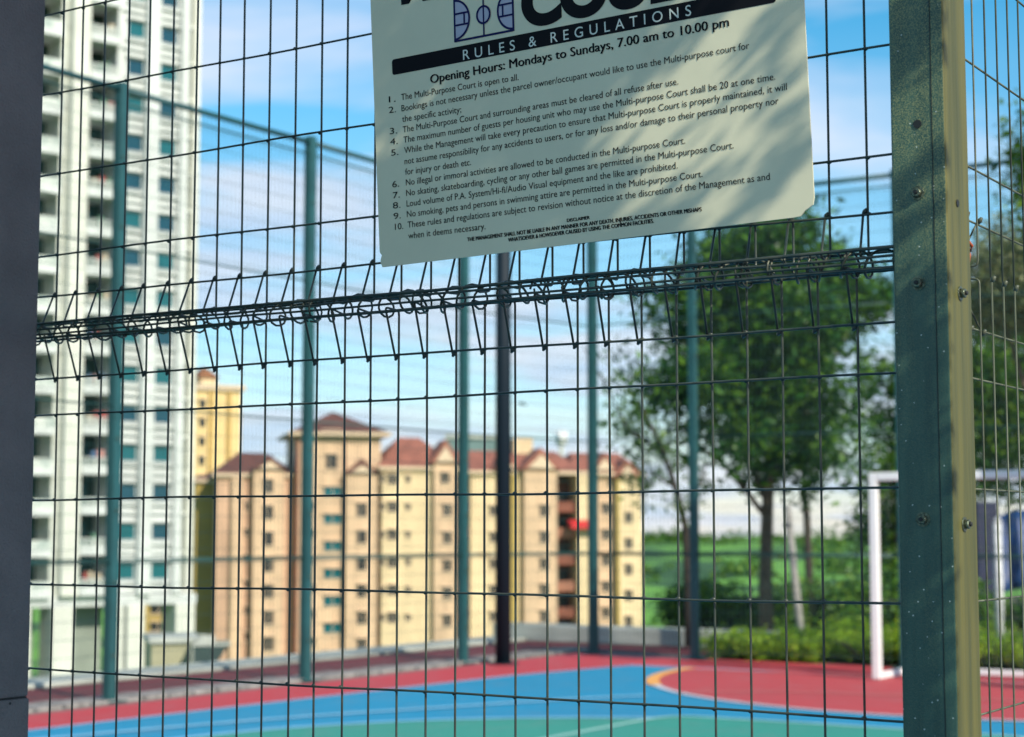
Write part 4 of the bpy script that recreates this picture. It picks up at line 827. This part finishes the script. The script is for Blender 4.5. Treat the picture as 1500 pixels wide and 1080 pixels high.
def text(s, p0, p1, cap, m_=None, weight=0.0, name='lettering', z=.0006, spacing=1.0, split=False, bold=0):
    if bold:
        text(s, (p0[0] + bold, p0[1] + bold * .3), (p1[0] + bold, p1[1] + bold * .3), cap, m_, 0, name, z + .0001, spacing)
        p0 = (p0[0] - bold, p0[1] - bold * .1); p1 = (p1[0] - bold, p1[1] - bold * .1)
    cu = bpy.data.curves.new(name, 'FONT'); cu.body = s; cu.size = 1.0; cu.offset = weight; cu.space_character = spacing; cu.fill_mode = 'FRONT'; cu.resolution_u = 12 if split else 3
    tmp = bpy.data.objects.new('tmp', cu); C.objects.link(tmp); dg = bpy.context.evaluated_depsgraph_get(); me = bpy.data.meshes.new_from_object(tmp.evaluated_get(dg)); bpy.data.objects.remove(tmp)
    co = np.empty(len(me.vertices) * 3); me.vertices.foreach_get('co', co); co = co.reshape(-1, 3)
    a = Vector(sg(*p0)); b_ = Vector(sg(*p1)); wd = (b_ - a).length; dr = (b_ - a).normalized()
    x0_, x1_ = co[:, 0].min(), co[:, 0].max(); fx = wd / (x1_ - x0_); fy_ = cap / 0.729
    X = (co[:, 0] - x0_) * fx; Y = co[:, 1] * fy_
    co2 = np.stack([a.x + X * dr.x - Y * dr.y * 0, a.y + X * dr.y + Y, np.full(len(X), z)], 1)
    me.vertices.foreach_set('co', co2.ravel()); me.materials.clear(); me.materials.append(m_ or M['ink']); me.update()
    if not split: return link(name, me, sign)
    import bmesh
    bm = bmesh.new(); bm.from_mesh(me); bm.verts.ensure_lookup_table(); seen = set()
    for v0 in bm.verts:
        if v0.index in seen: continue
        st = [v0]; comp = []
        while st:
            q = st.pop()
            if q.index in seen: continue
            seen.add(q.index); comp.append(q); st += [e.other_vert(q) for e in q.link_edges]
        ids = {q.index: i for i, q in enumerate(comp)}; fs = {f for q in comp for f in q.link_faces}
        m2 = bpy.data.meshes.new('letter'); m2.from_pydata([tuple(q.co) for q in comp], [], [tuple(ids[x.index] for x in f.verts) for f in fs]); m2.materials.append(m_ or M['ink']); link('letter', m2, sign)
    bm.free()
lines = [("1.", (570, 150.5), (580, 149)), ("2.", (570, 166), (580.5, 164.5)), ("3.", (571.5, 197), (582, 195.5)), ("4.", (572, 212.5), (583, 211)), ("5.", (573.5, 228.5), (584, 227)), ("6.", (575, 275), (585, 273.5)), ("7.", (576, 291), (586, 289.5)),
         ("8.", (576, 306), (587, 304.5)), ("9.", (577, 321.5), (587.5, 320)), ("10.", (579, 337), (591, 335.5)),
         ("The Multi-Purpose Court is open to all.", (588, 147), (760, 117.5)),
         ("Bookings is not necessary unless the parcel owner/occupant would like to use the Multi-purpose court for", (588.5, 163.5), (1098, 71.5)),
         ("the specific activity;", (589.5, 179), (676, 164.8)),
         ("The Multi-Purpose Court and surrounding areas must be cleared of all refuse after use.", (590.5, 194.5), (994, 124)),
         ("The maximum number of guests per housing unit who may use the Multi-purpose Court shall be 20 at one time.", (591.5, 209.5), (1136, 117)),
         ("While the Management will take every precaution to ensure that Multi-purpose Court is properly maintained, it will", (592.5, 225), (1153, 132)),
         ("not assume responsibility for any accidents to users, or for any loss and/or damage to their personal property nor", (593, 241), (1141, 152.5)),
         ("for injury or death etc.", (594, 256.5), (690.5, 242)),
         ("No illegal or immoral activities are allowed to be conducted in the Multi-purpose Court.", (595, 272), (1004, 210.5)),
         ("No skating, skateboarding, cycling or any other ball games are permitted in the Multi-purpose Court.", (595.5, 287.5), (1075, 217.5)),
         ("Loud volume of P.A. System/Hi-fi/Audio Visual equipment and the like are prohibited.", (596, 303), (993, 247)),
         ("No smoking, pets and persons in swimming attire are permitted in the Multi-purpose Court.", (596.5, 318.5), (1029.5, 259.5)),
         ("These rules and regulations are subject to revision without notice at the discretion of the Management as and", (597.5, 334), (1128, 263.5)),
         ("when it deems necessary.", (598.5, 350), (711.5, 336))]
for s, p0, p1 in lines: text(s, p0, p1, .0094, weight=.0)
text("Opening Hours: Mondays to Sundays, 7.00 am to 10.00 pm", (631, 122.5), (1068, 38.5), .0128, bold=.5)
text("DISCLAIMER", (831, 325.5), (864, 321), .0046, bold=.35)
text("THE MANAGEMENT SHALL NOT BE LIABLE IN ANY MANNER FOR ANY DEATH, INJURIES, ACCIDENTS OR OTHER MISHAPS", (685, 353.8), (1028, 309.5), .0056, bold=.4)
text("WHATSOEVER & HOWSOEVER CAUSED BY USING THE COMMON FACILITIES.", (745, 354.5), (958, 326.5), .0056, bold=.4)
# title bar
b0 = Vector(sg(575, 110.5)); b1 = Vector(sg(1137, 3.5)); hb = sg(575, 87.5)[1] - sg(575, 110.5)[1]; dr = (b1 - b0).normalized(); up = Vector((-dr.y, dr.x)); Lb = (b1 - b0).length
pts = []
for cx, cy, a0 in ((Lb - .004, .004, -90), (Lb - .004, hb - .004, 0), (.004, hb - .004, 90), (.004, .004, 180)):
    for k in range(5): a_ = R(a0 + k * 22.5); q = b0 + dr * (cx + .004 * math.cos(a_)) + up * (cy + .004 * math.sin(a_)); pts.append((q.x, q.y, .0004))
mb = MB(); mb.add(pts, [tuple(range(len(pts)))]); mb.build('title_bar', M['ink'], sign)
o = text("RULES & REGULATIONS", (679, 88.2), (1013, 22.8), .0148, M['pale_ink'], weight=.002, z=.0009, spacing=1.75, split=True)
text("COURT", (765, 38.5), (1062, -20), .062, weight=.055, split=True)
text("MULTI-PURPOSE", (588, 5), (1062, -82), .038, weight=.05, split=True)
# court emblem
c0 = Vector(sg(667, 61)); c1 = Vector(sg(752.5, 44.5)); ex = (c1 - c0); Wd = ex.length; ex.normalize(); c2 = Vector(sg(665.5, -0.5)); ey = (c2 - c0); Hg = ey.length; ey.normalize()
def lg(a, b_, z=.0006): q = c0 + ex * a * Wd + ey * b_ * Hg; return (q.x, q.y, z)
def stroke(pts_, wd=.0030, m_=None, name='emblem_line', z=.0007):
    P = [Vector(lg(*q)) for q in pts_]; mb = MB(); vv = []
    for i, p in enumerate(P):
        d = (P[min(i + 1, len(P) - 1)] - P[max(i - 1, 0)]).normalized(); n_ = Vector((-d.y, d.x, 0)) * wd / 2; vv += [tuple(p + n_), tuple(p - n_)]
    for i in range(len(vv)): vv[i] = (vv[i][0], vv[i][1], z)
    mb.add(vv, [(2 * i + 1, 2 * i + 3, 2 * i + 2, 2 * i) for i in range(len(P) - 1)]); mb.build(name, m_ or M['navy'], sign)
def fill(pts_, m_, z=.0005):
    mb = MB(); mb.add([lg(*q, z) for q in pts_], [tuple(range(len(pts_)))]); mb.build('emblem_fill', m_, sign)
dl = [(.0 + .255 * math.cos(R(t)), .5 + .46 * math.sin(R(t))) for t in range(-90, 91, 9)]; drr = [(1 - x, y) for x, y in dl]
fill(dl, M['lilac']); fill(list(reversed(drr)), M['lilac']); fill([(.5 + .105 * math.cos(R(t)), .5 + .19 * math.sin(R(t))) for t in range(0, 360, 15)], M['lilac'])
stroke([(0, 0), (1, 0)]); stroke([(0, -.02), (0, 1.02)]); stroke([(1, -.02), (1, 1.02)]); stroke([(0, 1), (1, 1)]); stroke([(.5, 0), (.5, 1)], .0024, z=.0008)
stroke(dl, z=.0009); stroke(drr, z=.0009); stroke([(.5 + .11 * math.cos(R(t)), .5 + .2 * math.sin(R(t))) for t in range(0, 361, 12)], z=.001)
for sx_ in (lambda q: q, lambda q: 1 - q):
    stroke([(sx_(0), .64), (sx_(.235), .64)], .0026, z=.0011); stroke([(sx_(0), .37), (sx_(.235), .37)], .0026, z=.0011); stroke([(sx_(.17), .37), (sx_(.17), .64)], .0026, z=.0012)

# ------------------------------------------------------------------ unseen shade tree, leaf sprays shaped to throw the dappled shade
tgt = W(UF, 1.35, 1.75)
tc_ = tgt + SD * 6.6
base = Vector((tc_.x + .3, tc_.y - .2, 0.0))
t = empty('broadleaf_tree', tuple(base)); tag(t, 'unseen tree behind the viewpoint, leaf sprays shaped to dapple the sign and post with shade', 'tree')
mb = MB(); mb.tube([(0, 0, 0), (.05, 0, 1.2), (-.05, .05, 2.6), (0, 0, 4.2)], [.19, .15, .13, .08], 12); mb.build('trunk', M['bark'], t)
rgt = Vector((SD.y, -SD.x, 0)).normalized()                # horizontal axis across the sun direction (+ = towards picture right)
if rgt.dot(Vector((1, 0, 0))) < 0: rgt = -rgt
up2 = SD.cross(rgt).normalized()
if up2.z < 0: up2 = -up2
bl_ = []; rg = random.Random(17)
def relc(a, b_, c): q = tc_ + rgt * a + up2 * b_ + SD * c - base; return q
def blob(a, b_, c, r, w_): q = relc(a, b_, c); bl_.append((q.x, q.y, q.z, r, r, r * .85, w_))
for _ in range(150): blob(rg.uniform(-3.6, -1.05), rg.uniform(-2.4, 2.2), rg.uniform(-1.0, 1.4), .45, 1)

rp_ = random.Random(5)
for _ in range(120):
    q = W(rp_.uniform(1.15, 2.05), 2.3, rp_.uniform(.9, 2.7)) + SD * rp_.uniform(6.2, 7.6) - base; bl_.append((q.x, q.y, q.z, .16, .16, .16, 7))  # clumps set along sun rays to keep the pillar shaded
leaf_mesh('crown', bl_, 40000, 0.09, M['leaf_dark'], t, 77, jit=1.0)

def near(P, dist, r, w_=1.0): q = P + SD * dist - base; bl_.append((q.x, q.y, q.z, r, r, r, w_ / r ** 2))
def onsign(x, y): return EYE + ray(x, y) * ((BL - EYE).dot(SN) / ray(x, y).dot(SN))
def onpost(x, y): return EYE + ray(x, y) * (PU / ray(x, y).dot(U))
bl_ = []
for _ in range(110): blob(rg.uniform(-1.0, -.36), rg.uniform(-1.9, 1.4), rg.uniform(-.6, .9), .2, 1)
leaf_mesh('inner_spray', bl_, 12000, 0.045, M['leaf_dark'], t, 79)
bl_ = []
for _ in range(90): blob(rg.uniform(-.42, -.12), rg.uniform(-1.3, .7), rg.uniform(-4.6, -3.6), .06, 1.5)
leaf_mesh('edge_spray', bl_, 7000, 0.026, M['leaf_dark'], t, 80, jit=.8)
bl_ = []
for yy in range(-60, 760, 26):                                     # added spray that shades the sign's left two thirds
    for xx in range(560, 1000, 26):
        lim = 925 + 45 * math.sin(yy / 47.0) - max(0, yy - 330) * .1
        if xx < lim: near(onsign(xx + rg.uniform(-8, 8), yy + rg.uniform(-8, 8)), 1.75 + rg.uniform(-.12, .12), .016, 1)
nl = len(bl_)
leaf_mesh('sign_shade_spray', bl_, nl * 9, 0.017, M['leaf_dark'], t, 81, jit=.5, per=4)
bl_ = []  # added clumps along sun rays, casting shade patches on sign and post
for (x, y, r) in ((1125, 35, .016), (1140, 60, .016), (1112, 52, .012), (1150, 95, .014), (1143, 120, .013), (1135, 145, .011), (1165, 75, .010), (1060, 150, .008), (1045, 165, .009), (1070, 190, .010), (1050, 215, .010), (1035, 120, .006),
                  (1150, 170, .009), (1160, 205, .012), (1150, 235, .012), (1135, 262, .012), (1110, 285, .012), (1085, 305, .012), (1060, 330, .012), (1010, 20, .014), (975, 100, .012), (985, 60, .014), (1000, 275, .010), (1020, 290, .010), (1030, 30, .012), (1090, 250, .007)):
    near(onsign(x, y), 1.55, r, 1)
for (x, y, r) in ((1325, 15, .022), (1365, 20, .02), (1325, 55, .02), (1360, 60, .018), (1320, 95, .018), (1345, 105, .014), (1372, 225, .012), (1365, 245, .010), (1325, 258, .010), (1318, 300, .014), (1345, 315, .010), (1325, 335, .010), (1320, 400, .012)):
    near(onpost(x, y), 1.5, r, 1)
for y in range(425, 1150, 22):
    for x in (1314, 1330, 1350): near(onpost(x, y), 1.5 + rg.uniform(-.05, .05), .012, 1)
leaf_mesh('shade_patch_spray', bl_, len(bl_) * 12, 0.012, M['leaf_dark'], t, 78, jit=.5, per=4)
mb = MB(); P_ = [Vector((0, 0, 3.3)), tc_ - base + rgt * -.6 - SD * 2.5, tgt + SD * 2.3 - base - rgt * .25 + up2 * .2, tgt + SD * 1.7 - base - rgt * .05 + up2 * .5]
mb.tube(P_, [.06, .035, .014, .006], 7); mb.build('limb', M['bark'], t)
